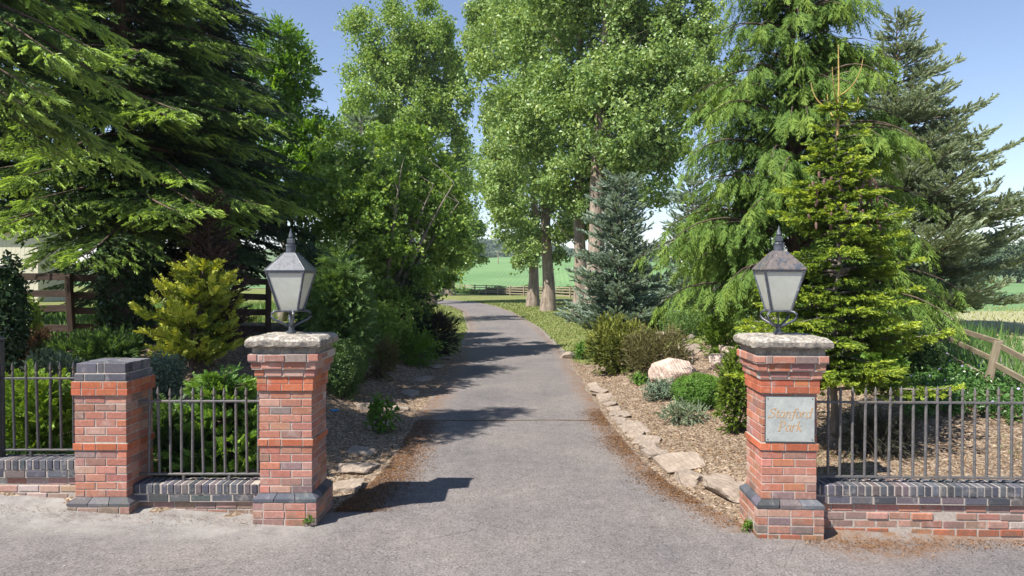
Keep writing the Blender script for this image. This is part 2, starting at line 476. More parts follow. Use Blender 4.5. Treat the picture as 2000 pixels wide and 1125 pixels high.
# ------------------------------------------------------------------ hard-surface builder
def _chamfer_template():
    faces = []
    for a in range(3):
        for s in (0, 1):
            b, c = [(1, 2), (2, 0), (0, 1)][a]
            cyc = [(0, 0), (1, 0), (1, 1), (0, 1)]
            f = [((s << a) | (u << b) | (v << c)) * 3 + a for u, v in cyc]
            faces.append(f if s else f[::-1])
    pos = lambda i: np.array([(1 if (i // 3) >> k & 1 else -1) * (1.0 if k == i % 3 else .8) for k in range(3)])
    def fix(f):
        p = [pos(i) for i in f]
        n = np.cross(p[1] - p[0], p[2] - p[0])
        return f if n @ sum(p) > 0 else f[::-1]
    for a in range(3):
        b, d = [(1, 2), (2, 0), (0, 1)][a]
        for c in range(8):
            if c >> a & 1: continue
            c2 = c | (1 << a)
            faces.append(fix([c * 3 + b, c2 * 3 + b, c2 * 3 + d, c * 3 + d]))
    for c in range(8):
        faces.append(fix([c * 3, c * 3 + 1, c * 3 + 2]))
    return faces
CH = _chamfer_template()

class MB:
    def __init__(s, seed=0):
        s.v, s.f, s.mi, s.c, s.g = [], [], [], [], []
        s.r = np.random.default_rng(seed)
    def add(s, vs, fs, mat=0, col=(.5, .5, .5), grain=None):
        o = len(s.v)
        s.v += [tuple(map(float, p)) for p in vs]
        s.f += [[i + o for i in f] for f in fs]
        s.mi += [mat] * len(fs)
        s.c += [col] * len(vs)
        s.g += [tuple(map(float, p)) for p in (grain if grain is not None else vs)]
    def box(s, x0, x1, y0, y1, z0, z1, mat=0, col=(.5, .5, .5), bev=.004, jit=0, M3=None, org=None, grain=None):
        lo, hi = np.array([x0, y0, z0], float), np.array([x1, y1, z1], float)
        if jit: lo += s.r.normal(0, jit, 3); hi += s.r.normal(0, jit, 3)
        bev = min(bev, .45 * float((hi - lo).min()))
        vs = []
        for c in range(8):
            for a in range(3):
                p = [(hi[k] if c >> k & 1 else lo[k]) for k in range(3)]
                for k in range(3):
                    if k != a: p[k] += -bev if c >> k & 1 else bev
                vs.append(p)
        vs = np.array(vs)
        g = vs.copy()
        if grain is not None: g = vs * np.array(grain) + s.r.uniform(-20, 20, 3)
        if M3 is not None: vs = vs @ np.array(M3).T
        if org is not None: vs = vs + np.array(org)
        s.add(vs, CH, mat, col, g)
    def beam(s, p0, p1, w, h, mat=0, bev=.005, up=(0, 0, 1), col=(.5, .5, .5), ext=0):
        """a squared timber or bar from p0 to p1: w across, h along up"""
        p0, p1 = np.array(p0, float), np.array(p1, float)
        d = p1 - p0; L = np.linalg.norm(d); d /= L
        u = np.array(up, float); x = np.cross(d, u); x /= np.linalg.norm(x); u = np.cross(x, d)
        s.box(-w / 2, w / 2, -ext, L + ext, -h / 2, h / 2, mat, col, bev, 0, np.stack([x, d, u], 1), p0, grain=(22, 2.2, 22))
    def tube(s, pts, rad, n=8, mat=0, cap=True, col=(.5, .5, .5)):
        V, Q = tube_np(np.array(pts, float), np.broadcast_to(np.array(rad, float), (len(pts),)), n)
        fs = [list(q) for q in Q]
        if cap: fs += [list(range(n))[::-1], list(range(len(V) - n, len(V)))]
        s.add(V, fs, mat, col)
    def loft(s, rings, mat=0, cap=True, col=(.5, .5, .5)):
        n = len(rings[0]); vs = [p for r in rings for p in r]; fs = []
        for i in range(len(rings) - 1):
            for j in range(n):
                k = (j + 1) % n
                fs.append([i * n + j, i * n + k, (i + 1) * n + k, (i + 1) * n + j])
        if cap: fs += [list(range(n))[::-1], list(range(len(vs) - n, len(vs)))]
        s.add(vs, fs, mat, col)
    def build(s, name, mats, parent=None, smooth=False):
        me = bpy.data.meshes.new(name)
        me.from_pydata(s.v, [], s.f)
        for m in (mats if isinstance(mats, (list, tuple)) else [mats]): me.materials.append(m)
        me.polygons.foreach_set("material_index", s.mi)
        me.polygons.foreach_set("use_smooth", [smooth] * len(s.f))
        c = np.ones((len(s.v), 4), np.float32); c[:, :3] = s.c
        a = me.attributes.new("colour", 'FLOAT_COLOR', 'POINT'); a.data.foreach_set("color", c.ravel())
        a = me.attributes.new("grain", 'FLOAT_VECTOR', 'POINT'); a.data.foreach_set("vector", np.array(s.g, np.float32).ravel())
        me.update()
        return link(name, me, parent)

def tube_np(P, rad, n=6):
    T = np.gradient(P, axis=0); T /= np.linalg.norm(T, axis=1, keepdims=True) + 1e-9
    ref = np.array([0, 0, 1.]) if abs(T[:, 2]).mean() < .8 else np.array([1., 0, 0])
    X = np.cross(T, ref); X /= np.linalg.norm(X, axis=1, keepdims=True) + 1e-9
    Y = np.cross(T, X)
    a = np.arange(n) * 2 * math.pi / n
    V = P[:, None] + rad[:, None, None] * (np.cos(a)[None, :, None] * X[:, None] - np.sin(a)[None, :, None] * Y[:, None])
    i = np.arange(len(P) - 1)[:, None] * n; j = np.arange(n)[None]; k = (j + 1) % n
    Q = np.stack([i + j, i + k, i + n + k, i + n + j], -1).reshape(-1, 4)
    return V.reshape(-1, 3), Q

# brick colours (real clay colours, chosen brick by brick)
RED = [((.35, .145, .10), 5), ((.38, .175, .125), 4.5), ((.32, .135, .10), 3), ((.27, .145, .12), 2.2),
       ((.38, .225, .18), 2.5), ((.23, .155, .145), 1.2), ((.40, .32, .29), .25), ((.38, .15, .085), 1.6)]
PALE = [((.30, .19, .145), 4), ((.34, .22, .175), 4), ((.25, .17, .145), 3), ((.38, .28, .235), 2), ((.30, .145, .105), 2), ((.45, .38, .33), .6)]
ROSE = [((.36, .17, .13), 4), ((.40, .21, .165), 4), ((.28, .16, .135), 3), ((.42, .17, .11), 2), ((.46, .38, .35), .5), ((.26, .18, .16), 1.2)]
TERRA = [((.37, .105, .052), 4), ((.41, .13, .065), 3), ((.33, .095, .048), 2), ((.42, .17, .09), .5)]
BLUE = [((.075, .078, .092), 4), ((.10, .10, .115), 3), ((.058, .060, .072), 3), ((.125, .10, .105), 1.5)]
GREYB = [((.105, .105, .118), 4), ((.14, .135, .145), 3), ((.085, .086, .10), 3)]
def pick(r, pal):
    w = np.array([p[1] for p in pal]); c = np.array(pal[r.choice(len(pal), p=w / w.sum())][0])
    return tuple(np.clip(c * r.normal(1, .09) * r.normal(1, .04, 3), .01, 1))

BW, BD, BH, J = .215, .1025, .073, .010

def strip(L, first=None):
    out = []; x = 0
    if first: out.append((0, first)); x = first + J
    while L - x > 1e-4:
        w = min(BW, L - x)
        if 0 < L - x - w - J < .03: w = L - x
        out.append((x, x + w)); x += w + J
    return out

def brick_ring(mb, w, z0, h, pal, flip, jit=.0015, off=0, bev=.0045):
    """one square course laid pinwheel fashion, so that headers show at alternate corners"""
    L = w - BD - J
    for k in range(4):
        a = k * math.pi / 2
        M3 = np.array([[math.cos(a), -math.sin(a), 0], [math.sin(a), math.cos(a), 0], [0, 0, 1]])
        for (x0, x1) in strip(L, .105 if off else None):
            a0, a1 = (-w / 2 + x0, -w / 2 + x1) if flip else (w / 2 - x1, w / 2 - x0)
            mb.box(a0, a1, -w / 2, -w / 2 + BD, z0, z0 + h, 0, pick(mb.r, pal), bev, jit, M3)

def mortar_core(mb, w, z0, z1):
    mb.box(-w / 2 + .005, w / 2 - .005, -w / 2 + .005, w / 2 - .005, z0, z1, 1, bev=.001)

def bevel_ring(mb, w0, w1, z0, z1, lip, pal, n=3):
    """plinth bricks: upright lip, then a slope back to the shaft, mitred at the corners"""
    for k in range(4):
        a = k * math.pi / 2
        M3 = np.array([[math.cos(a), -math.sin(a), 0], [math.sin(a), math.cos(a), 0], [0, 0, 1]])
        for i in range(n):
            g = .004
            def row(wd, z, y):
                f0 = -1 + 2 * i / n; f1 = -1 + 2 * (i + 1) / n
                return [(f0 * wd / 2 + (g if i else .001), y, z), (f1 * wd / 2 - (g if i < n - 1 else .001), y, z)]
            A = row(w0, z0, -w0 / 2); B = row(w0, z0 + lip, -w0 / 2); C = row(w1, z1, -w1 / 2)
            Bb = row(w0 - .03, z0 + lip + .012, -w0 / 2 + .012)
            D = row(w1 - .2, z1, -w1 / 2 + .1); E = row(w1 - .2, z0, -w1 / 2 + .1)
            P = np.array(A + B + Bb + C + D + E) @ M3.T
            fs = [[0, 1, 3, 2], [2, 3, 5, 4], [4, 5, 7, 6], [6, 7, 9, 8], [8, 9, 11, 10], [10, 11, 1, 0],
                  [0, 2, 4, 6, 8, 10][::-1], [1, 3, 5, 7, 9, 11]]
            mb.add(P, fs, 0, pick(mb.r, pal))

def square_ring(hw, z, n=10, r=.0, jit=0, rng=None, chip=None):
    pts = []
    for k in range(4):
        a = k * math.pi / 2; c, s_ = math.cos(a), math.sin(a)
        for i in range(n):
            t = -1 + 2 * i / n
            x, y = t * hw, -hw
            d = min(i, n - i) / n
            if i == 0: x, y = (-hw + r) , (-hw + r * .35)
            p = np.array([x * c - y * s_, x * s_ + y * c, z])
            if jit: p = p + rng.normal(0, jit, 3) * np.array([1, 1, .8])
            pts.append(p)
    return pts

def tall_pillar(label, loc, rz, seed, extra_base):
    t = thing("gate_pillar", label, "gate pillar", loc, rz, "brick pillars either side of the drive")
    c = .083
    z = 0.0
    mb = MB(seed)
    zb = -.30
    mortar_core(mb, .667, zb, .249)
    if extra_base:
        brick_ring(mb, .667, -.083, BH, TERRA, 0)
    for i in range(-3 if not extra_base else 0, 3):
        brick_ring(mb, .667, i * c + .005, BH, ROSE if not extra_base else RED, i % 2, .002, 1)
    mb.build("plinth", [M["brick"], M["mortar"]], t)
    mb = MB(seed + 1)
    bevel_ring(mb, .672, .556, .2535, .333, .034, BLUE)
    mb.box(-.27, .27, -.27, .27, .25, .331, 1)
    mb.build("plinth_coping", [M["brick"], M["mortar"]], t)
    mb = MB(seed + 2)
    w = .5525
    for i in range(6): brick_ring(mb, w, .336 + i * c, BH, RED, i % 2)
    for i in range(6): brick_ring(mb, w, .918 + i * c, BH, RED, (i + 1) % 2)
    mortar_core(mb, w, .334, 1.41)
    mb.build("shaft", [M["brick"], M["mortar"]], t)
    for z0, n in ((.834, 1), (1.416, 2)):
        mb = MB(seed + 3 + n)
        wb = .582 if n == 1 else .592
        for i in range(n): brick_ring(mb, wb, z0 + i * .074, .070, TERRA, i % 2, .0012, 1, .003)
        mortar_core(mb, wb, z0 - .003, z0 + n * .074 - .004)
        mb.build("string_course", [M["brick"], M["mortar"]], t)
    mb = MB(seed + 7)
    for i, wd in enumerate((.628, .682, .732)):
        z0 = 1.566 + i * .081
        brick_ring(mb, wd, z0, BH, RED, i % 2, .003, 1, .006)
        mortar_core(mb, wd - .004, z0 - .006, z0 + BH + .0015)
    mb.build("corbel", [M["brick"], M["mortar"]], t)
    mb = MB(seed + 8); r = np.random.default_rng(seed + 9)
    rings = [square_ring(h, z, 14, rr, j, r) for h, z, rr, j in (
        (.338, 1.800, .006, .001), (.336, 1.868, .008, .002), (.374, 1.872, .010, .002), (.398, 1.888, .014, .002),
        (.401, 1.900, .016, .002), (.400, 1.940, .018, .002), (.392, 1.950, .02, .002), (.366, 1.974, .03, .002),
        (.352, 1.980, .03, .002), (.25, 1.986, .03, .003), (.12, 1.990, .01, .002), (.02, 1.992, .0, .001))]
    mb.loft(rings)
    mb.build("cap_stone", M["cap"], t, False)
    return t

def short_pillar(label, loc, rz, seed):
    t = thing("wall_pillar", label, "brick pillar", loc, rz)
    c = .083
    mb = MB(seed)
    mortar_core(mb, .667, -.3, .10)
    for i in range(-3, 1): brick_ring(mb, .667, .011 + i * c, BH, PALE, i % 2, .002, 1)
    mb.build("plinth", [M["brick"], M["mortar"]], t)
    mb = MB(seed + 1)
    bevel_ring(mb, .672, .556, .098, .176, .026, GREYB)
    mb.box(-.27, .27, -.27, .27, .09, .174, 1)
    mb.build("plinth_coping", [M["brick"], M["mortar"]], t)
    mb = MB(seed + 2)
    for i in range(6): brick_ring(mb, .5525, .180 + i * c, BH, RED, i % 2)
    for i in range(6): brick_ring(mb, .5525, .762 + i * c, BH, RED, (i + 1) % 2)
    mortar_core(mb, .5525, .176, 1.256)
    mb.build("shaft", [M["brick"], M["mortar"]], t)
    for z0, n in ((.679, 1), (1.262, 2)):
        mb = MB(seed + 3 + n)
        wb = .580 if n == 1 else .598
        for i in range(n): brick_ring(mb, wb, z0 + i * .075, .070, TERRA, i % 2, .0012, 1, .003)
        mortar_core(mb, wb, z0 - .003, z0 + n * .075 - .004)
        mb.build("string_course", [M["brick"], M["mortar"]], t)
    mb = MB(seed + 8)
    brick_ring(mb, .556, 1.414, BH, GREYB, 0)
    mortar_core(mb, .552, 1.411, 1.494)
    # rowlock top: bricks on edge, splayed back a little
    for j in range(7):
        ya = -.262 + j * .0755
        for xa, xb in ((-.262, -.044), (-.036, .030), (.038, .262)):
            mb.box(xa, xb, ya, ya + .068, 1.497, 1.600, 0, pick(mb.r, GREYB), .005, .0015)
    mb.box(-.256, .256, -.256, .256, 1.49, 1.596, 1)
    mb.build("coping", [M["brick"], M["mortar"]], t)
    return t

def low_wall(label, x0, x1, yf, ztop, zbot, seed, rz=0, org=(0, 0, 0), courses=3, pal=PALE, base=False):
    """rowlock coping over a blue course over stretcher brickwork; front face at local y = 0"""
    t = thing("low_brick_wall", label, "brick wall", org, rz)
    mb = MB(seed); r = mb.r
    z = ztop - .105 - .012 - .075 - .012
    k = 0
    mb.box(x0, x1, .010, .215, zbot, z + .005, 1, bev=.001)
    while z > zbot:
        pl = TERRA if (base and k == courses) else pal
        x = x0 - (BW + J) * (.5 if k % 2 else 0.08)
        while x < x1:
            a, b = max(x, x0 + .001), min(x + BW, x1 - .001)
            if b - a > .02: mb.box(a, b, .004, .21, z - BH, z, 0, pick(r, pl), .007, .003)
            x += BW + J
        z -= .083; k += 1
    mb.build("brickwork", [M["brick"], M["mortar"]], t)
    mb = MB(seed + 1); r = mb.r
    x = x0; zc = ztop - .105
    while x < x1 - .02:
        b = min(x + .0655, x1)
        mb.box(x, b, -.038, .235, zc, ztop, 0, pick(r, BLUE), .008, .002)
        x += .0750
    x = x0 - .07
    while x < x1:
        a, b = max(x, x0), min(x + BW, x1)
        if b - a > .02: mb.box(a, b, -.028, .23, zc - .085, zc - .012, 0, pick(r, BLUE), .006, .0025)
        x += BW + J + .004
    mb.box(x0, x1, -.031, .229, zc - .006, ztop - .005, 1, bev=.004)
    mb.box(x0, x1, -.024, .226, zc - .094, zc - .004, 1, bev=.002)
    mb.build("coping", [M["brick"], M["mortar"]], t)
    return t

def railing(label, xs, y, z_bot, z_top, z_tip, x0, x1, seed, mat, rz=0, org=(0, 0, 0), foot=None):
    t = thing("iron_railing", label, "railing", org, rz)
    r = np.random.default_rng(seed)
    mb = MB(seed); mb.box(x0, x1, y - .017, y + .017, z_top - .011, z_top + .011, 0, bev=.003)
    mb.build("top_rail", mat, t)
    mb = MB(seed); mb.box(x0, x1, y - .017, y + .017, z_bot - .011, z_bot + .011, 0, bev=.003)
    if foot is not None:
        for fx in foot: mb.box(fx - .014, fx + .014, y - .014, y + .014, z_bot - .12, z_bot - .012, 0, bev=.003)
    mb.build("bottom_rail", mat, t)
    H = z_tip - z_bot
    mb = MB(seed)
    q = H - .125
    w = .0145
    prof = [(w, .012), (w, q), (w * .72, q + .012), (w * .72, q + .025), (w * 1.12, q + .04), (w * 1.0, q + .075), (w * .55, q + .105), (.001, H)]
    rings = []
    for h, z in prof:
        rings.append([(h * math.cos(a), h * math.sin(a), z) for a in [math.pi / 8 + k * math.pi / 4 for k in range(8)]])
    mb.loft(rings)
    first = mb.build("bar", mat, t)
    for i, x in enumerate(xs):
        b = first if i == 0 else first.copy()
        if i: COL.objects.link(b); b.parent = t
        b.location = (float(x + r.normal(0, .003)), y, z_bot)
        b.rotation_euler = (r.normal(0, .006), r.normal(0, .008), r.uniform(0, 6))
        b.scale = (1, 1, 1 + r.normal(0, .006))
    return t

def lantern(label, loc, rz, roof_mat, seed, arm_rot):
    t = thing("gate_lantern", label, "lantern", loc, rz, "lanterns on the gate pillars")
    zb, ze, hb, he = .235, .650, .100, .200
    k = M["lampK"]
    mb = MB(seed)
    mb.tube([(0, 0, -.01), (0, 0, .012)], .055, 12); mb.tube([(0, 0, .012), (0, 0, .095)], .030, 12)
    mb.tube([(0, 0, .09), (0, 0, .24)], .008, 8)
    mb.build("stem", k, t)
    for a in range(4):
        an = arm_rot + a * math.pi / 2
        pts = []
        for rr, zz in ((.022, .060), (.07, .088), (.125, .112), (.178, .138), (.207, .168), (.203, .203), (.176, .224), (.138, .230), (.11, .226)):
            pts.append((rr * math.cos(an), rr * math.sin(an), zz))
        m2 = MB(seed)
        for i in range(len(pts) - 1): pass
        m2.tube(pts, .0135, 7)
        m2.build("bracket_arm", k, t, True)
    mb = MB(seed)
    cb = [(-hb, -hb), (hb, -hb), (hb, hb), (-hb, hb)]; ce = [(-he, -he), (he, -he), (he, he), (-he, he)]
    for i in range(4):
        j = (i + 1) % 4
        p0, p1 = np.array([*cb[i], zb]), np.array([*ce[i], ze])
        mb.beam(p0, p1, .022, .022, 0, .004, up=(cb[i][0], cb[i][1], 0))
        mb.beam((*cb[i], zb), (*cb[j], zb), .022, .020, 0, .004, ext=.012)
        mb.beam((*ce[i], ze), (*ce[j], ze), .020, .026, 0, .004, ext=.011)
    mb.build("frame", k, t)
    for i in range(4):
        j = (i + 1) % 4
        q = [np.array([*cb[i], zb + .008]), np.array([*cb[j], zb + .008]), np.array([*ce[j], ze - .010]), np.array([*ce[i], ze - .010])]
        n = np.cross(q[1] - q[0], q[3] - q[0]); n /= np.linalg.norm(n)
        m2 = MB(seed)
        P = [p - n * .001 for p in q] + [p - n * .005 for p in q]
        m2.add(P, [[0, 1, 2, 3], [7, 6, 5, 4], [0, 4, 5, 1], [1, 5, 6, 2], [2, 6, 7, 3], [3, 7, 4, 0]])
        m2.build("glass_pane", M["frost"], t)
    mb = MB(seed)
    sq = lambda h, z: [(-h, -h, z), (h, -h, z), (h, h, z), (-h, h, z)]
    mb.loft([sq(.188, ze + .004), sq(.216, ze + .008), sq(.217, ze + .020), sq(.135, ze + .118), sq(.062, ze + .205), sq(.055, ze + .212)])
    for sx, sy in ((-1, -1), (1, -1), (1, 1), (-1, 1)):
        mb.beam((sx * .214, sy * .214, ze + .022), (sx * .060, sy * .060, ze + .206), .012, .012, 0, .003)
    roof = mb.build("roof", roof_mat, t)
    mb = MB(seed)
    def cyl(r0, z0, r1, z1): return [[(r * math.cos(a), r * math.sin(a), z) for a in [math.pi * 2 * q / 14 for q in range(14)]] for r, z in ((r0, z0), (r1, z1))]
    mb.loft(cyl(.052, ze + .205, .052, ze + .285)); mb.loft(cyl(.058, ze + .282, .058, ze + .298)); mb.loft(cyl(.030, ze + .297, .030, ze + .310))
    mb.box(-.034, .034, -.034, .034, ze + .309, ze + .360, 0, bev=.004)
    mb.loft(cyl(.018, ze + .36, .018, ze + .372)); mb.loft(cyl(.025, ze + .372, .027, ze + .385))
    rings = []
    for r_, z_ in ((.027, .385), (.022, .40), (.013, .435), (.002, .475)):
        rings.append([(r_ * math.cos(a), r_ * math.sin(a), ze + z_) for a in [math.pi * 2 * q / 8 for q in range(8)]])
    mb.loft(rings)
    mb.build("finial", k, t)
    return t

# lettering drawn with a broad slanted nib
def arc(cx, cy, rx, ry, a0, a1, n=14):
    a = np.linspace(math.radians(a0), math.radians(a1), n)
    return np.stack([cx + rx * np.cos(a), cy + ry * np.sin(a)], 1)
def seg(*p): 
    out = []
    for a, b in zip(p[:-1], p[1:]):
        out += [np.array(a) + (np.array(b) - np.array(a)) * u for u in np.linspace(0, 1, 6)]
    return np.array(out)
def glyphs():
    G = {}
    G['S'] = (1.0, [np.concatenate([arc(.5, 1.2, .38, .34, 35, 250), arc(.48, .42, .44, .42, 75, -150)]), seg((.8, 1.55), (.84, 1.2)), seg((.08, .38), (.06, .0))])
    G['t'] = (.55, [np.concatenate([seg((.25, 1.35), (.25, .3)), arc(.43, .25, .18, .24, 180, 320)]), seg((.04, .98), (.52, .98))])
    G['a'] = (.88, [arc(.42, .5, .36, .48, 50, 350, 22), np.concatenate([seg((.72, 1.0), (.72, .25)), arc(.84, .22, .12, .2, 180, 310)])])
    G['n'] = (.95, [seg((.02, .85), (.16, 1.0), (.16, 0)), np.concatenate([seg((.16, .6), (.2, .72)), arc(.45, .68, .25, .3, 160, 0), seg((.70, .68), (.70, .2)), arc(.82, .2, .12, .2, 180, 310)])])
    G['f'] = (.55, [np.concatenate([arc(.55, 1.35, .25, .25, 30, 180), seg((.30, 1.35), (.26, -.1)), arc(.06, -.12, .2, .3, 0, -120)]), seg((.02, .98), (.6, .98))])
    G['o'] = (.84, [arc(.42, .5, .36, .5, 90, 455, 26)])
    G['r'] = (.66, [seg((.02, .85), (.16, 1.0), (.16, 0)), np.concatenate([seg((.16, .55), (.22, .74)), arc(.46, .66, .24, .33, 150, 45)])])
    G['d'] = (.92, [arc(.42, .5, .36, .48, 50, 350, 22), np.concatenate([seg((.56, 1.66), (.74, 1.7), (.74, .25)), arc(.86, .22, .12, .2, 180, 310)])])
    G['P'] = (1.05, [seg((.22, 1.6), (.22, 0)), seg((.02, .02), (.46, .02)), np.concatenate([seg((.02, 1.58), (.5, 1.6)), arc(.52, 1.18, .42, .42, 90, -90), seg((.5, .76), (.24, .74))])])
    G['k'] = (.90, [seg((.02, 1.6), (.16, 1.7), (.16, 0)), seg((.70, 1.0), (.18, .45)), np.concatenate([seg((.34, .58), (.70, .12)), arc(.80, .2, .12, .2, 220, 320)])])
    return G
def lettering(mb, text, xc, zbase, xh, y, width, slant=.26, nib=(.092, .058)):
    G = glyphs(); gap = .10
    tot = sum(G[c][0] + gap for c in text) - gap
    sx = width / tot; x = xc - width / 2
    nv = np.array(nib)
    for c in text:
        for st in G[c][1]:
            P = np.stack([st[:, 0] + st[:, 1] * slant * xh / sx - .1, st[:, 1]], 1)
            for a, b in zip(P[:-1], P[1:]):
                if np.abs(a - b).max() < 1e-5: continue
                q = np.array([a - nv, b - nv, b + nv, a + nv])
                front = [(x + p[0] * sx, y, zbase + p[1] * xh) for p in q]
                back = [(p[0], p[1] + .0015, p[2]) for p in front]
                mb.add(front + back, [[0, 1, 2, 3], [7, 6, 5, 4], [0, 4, 5, 1], [1, 5, 6, 2], [2, 6, 7, 3], [3, 7, 4, 0]])
        x += (G[c][0] + gap) * sx

# ------------------------------------------------------------------ stones
def ico():
    bm_ = __import__("bmesh").new()
    __import__("bmesh").ops.create_icosphere(bm_, subdivisions=4, radius=1)
    V = np.array([v.co[:] for v in bm_.verts]); Fc = np.array([[v.index for v in f.verts] for f in bm_.faces]); bm_.free()
    return V, Fc
ICO_V, ICO_F = ico()
def rock(label, loc, size, seed, mat, rz=0, flat=0.0, cat="rock", name="rock", planes=11, group=None, tilt=(0, 0), bury=.25):
    r = np.random.default_rng(seed)
    N = r.normal(size=(planes, 3)); N /= np.linalg.norm(N, axis=1, keepdims=True)
    d = r.uniform(.62, 1.0, planes)
    N = np.vstack([N, [[0, 0, 1], [0, 0, -1], [1, 0, 0], [-1, 0, 0], [0, 1, 0], [0, -1, 0]]])
    d = np.concatenate([d, [.75 - .25 * flat, .8, .95, .95, .95, .95]])
    dots = ICO_V @ N.T
    rad = np.min(np.where(dots > .05, d / np.maximum(dots, .05), 9), axis=1)
    V = ICO_V * np.minimum(rad, 1.35)[:, None]
    V = V + ICO_V * (np.sin(V[:, :1] * 9 + seed) * np.sin(V[:, 1:2] * 11 + seed * 2) * np.sin(V[:, 2:] * 8) * .035)
    V = V * (np.array(size) / 2)
    V[:, 2] += size[2] * (.5 - bury) * .75
    me = mesh_np(name, V, ICO_F, mat, smooth=False)
    o = link(name, me)
    o.location = tuple(map(float, loc)); o.rotation_euler = (tilt[0], tilt[1], rz)
    return tag(o, label, cat, group)
# ------------------------------------------------------------------ vegetation builders
def unit(v): return v / (np.linalg.norm(v, axis=-1, keepdims=True) + 1e-9)

def rhomb(p, d, n, L, W, bend=.12):
    """leaf: base p, along d, normal n; arrays (k,3)"""
    s = np.cross(d, n); s = unit(s)
    m = p + d * (L * .45)[..., None]
    up = n * (W * bend * 2)[..., None]
    return np.stack([p, m + s * (W / 2)[..., None] + up, p + d * L[..., None], m - s * (W / 2)[..., None] + up], -2)

def proto_shoot(r, n=10, length=.16, nl=.07, nw=.016, ang=45, flat=.5, tip=True):
    """needle shoot along +z; blades leave the axis forward"""
    u = np.sort(r.uniform(0.0, .95, n)); az = r.uniform(0, 2 * math.pi, n)
    rad = np.stack([np.cos(az), np.sin(az) * (1 - flat), np.zeros(n)], 1); rad = unit(rad)
    a = np.radians(ang * r.uniform(.7, 1.2, n))
    d = unit(rad * np.sin(a)[:, None] + np.array([0, 0, 1.]) * np.cos(a)[:, None])
    p = np.array([0, 0, 1.]) * (u * length)[:, None]
    nn = unit(np.cross(d, np.cross(rad, d) + r.normal(0, .3, (n, 3))))
    L = nl * r.uniform(.7, 1.2, n) * (1 - .35 * u); W = np.full(n, nw)
    q = rhomb(p, d, nn, L, W)
    ax = rhomb(np.zeros((2, 3)), np.array([[0, 0, 1.], [0, 0, 1.]]), np.array([[1., 0, 0], [0, 1., 0]]), np.full(2, length * 1.15), np.full(2, nw * 1.5))
    return np.concatenate([q, ax])

def proto_frond(r, pairs=7, length=.30, ll=.12, lw=.022, ang=38, curl=.25):
    """flat fern-like spray along +z in the xz plane, tip drooping towards +y"""
    P, D, N, L, W = [], [], [], [], []
    for i in range(pairs):
        u = .06 + .86 * i / (pairs - 1)
        for s_ in (-1, 1):
            a = math.radians(ang * r.uniform(.75, 1.2))
            l = ll * (1.15 - .75 * u) * r.uniform(.8, 1.2)
            y = curl * u * u * length
            P.append((0, y, u * length)); D.append((s_ * math.sin(a), r.normal(.15, .2), math.cos(a)))
            N.append((r.normal(0, .25), 1, r.normal(0, .25))); L.append(l); W.append(lw * r.uniform(.8, 1.3))
    for j in range(3):
        u = j / 3
        P.append((0, curl * u * u * length, u * length)); D.append((0, curl * u * .9 + .05, 1)); N.append((0, 1, 0)); L.append(length * .45); W.append(lw)
    return rhomb(np.array(P), unit(np.array(D)), unit(np.array(N)), np.array(L), np.array(W))

def proto_leaves(r, n=8, spread=.10, size=.09, asp=.7, droop=.35):
    """a tuft of broad leaves around the end of a twig along +z"""
    d = unit(r.normal(0, 1, (n, 3)) + np.array([0, 0, .7]))
    p = d * r.uniform(.2, 1, (n, 1)) * spread
    n_ = unit(r.normal(0, .75, (n, 3)) + np.array([0, 0, .9]))
    d2 = unit(np.cross(n_, unit(r.normal(0, 1, (n, 3)))))
    L = size * r.uniform(.5, 1.35, n)
    return rhomb(p, d2, n_, L, L * asp, .16)

def proto_pinnate(r, pairs=4, length=.28, ll=.10, lw=.035):
    P, D, N, L, W = [], [], [], [], []
    for i in range(pairs):
        u = .25 + .7 * i / pairs
        for s_ in (-1, 1):
            P.append((0, .3 * u * u * length, u * length)); D.append((s_ * .9, .25, .55)); N.append((r.normal(0, .3), 1, r.normal(0, .3)))
            L.append(ll * r.uniform(.8, 1.2)); W.append(lw)
    P.append((0, .3 * length, length)); D.append((0, .5, .8)); N.append((0, 1, -.3)); L.append(ll); W.append(lw)
    return rhomb(np.array(P), unit(np.array(D)), unit(np.array(N)), np.array(L), np.array(W))

def stamp(r, protos, pos, d, scale, roll=None, side=None):
    """place one of the protos (k,4,3) at each pos with its z along d; side: preferred x axis"""
    n = len(pos); d = unit(np.asarray(d, float))
    scale = np.broadcast_to(scale, (n,))
    if side is None:
        ref = np.where(np.abs(d[:, 2:3]) < .95, np.array([[0, 0, 1.]]), np.array([[1., 0, 0]]))
        x = unit(np.cross(ref, d))
    else:
        x = unit(side - d * (side * d).sum(1, keepdims=True))
    y = np.cross(d, x)
    if roll is not None:
        c, s_ = np.cos(roll)[:, None], np.sin(roll)[:, None]
        x, y = x * c + y * s_, -x * s_ + y * c
    out = np.empty((n,) + protos[0].shape, np.float32)
    k = r.integers(0, len(protos), n)
    for i, pr in enumerate(protos):
        m = k == i
        if not m.any(): continue
        v = pr.reshape(-1, 3)
        w = (v[None, :, 0:1] * x[m][:, None] + v[None, :, 1:2] * y[m][:, None] + v[None, :, 2:3] * d[m][:, None]) * scale[m][:, None, None]
        out[m] = (w + pos[m][:, None]).reshape((-1,) + pr.shape)
    return out

def leaf_obj(name, mat, stamps, tints, parent, r, jit=.09):
    """stamps: list of (n,k,4,3); tints: list of (n,)"""
    V, T = [], []
    for s_, t in zip(stamps, tints):
        n, k = s_.shape[:2]
        V.append(s_.reshape(-1, 3))
        q = np.clip(np.repeat(t, k) + r.normal(0, jit, n * k), 0, 1)
        T.append(np.repeat(q, 4))
    V = np.concatenate(V); T = np.concatenate(T)
    me = mesh_np(name, V, np.arange(len(V)).reshape(-1, 4), mat, T)
    return link(name, me, parent)

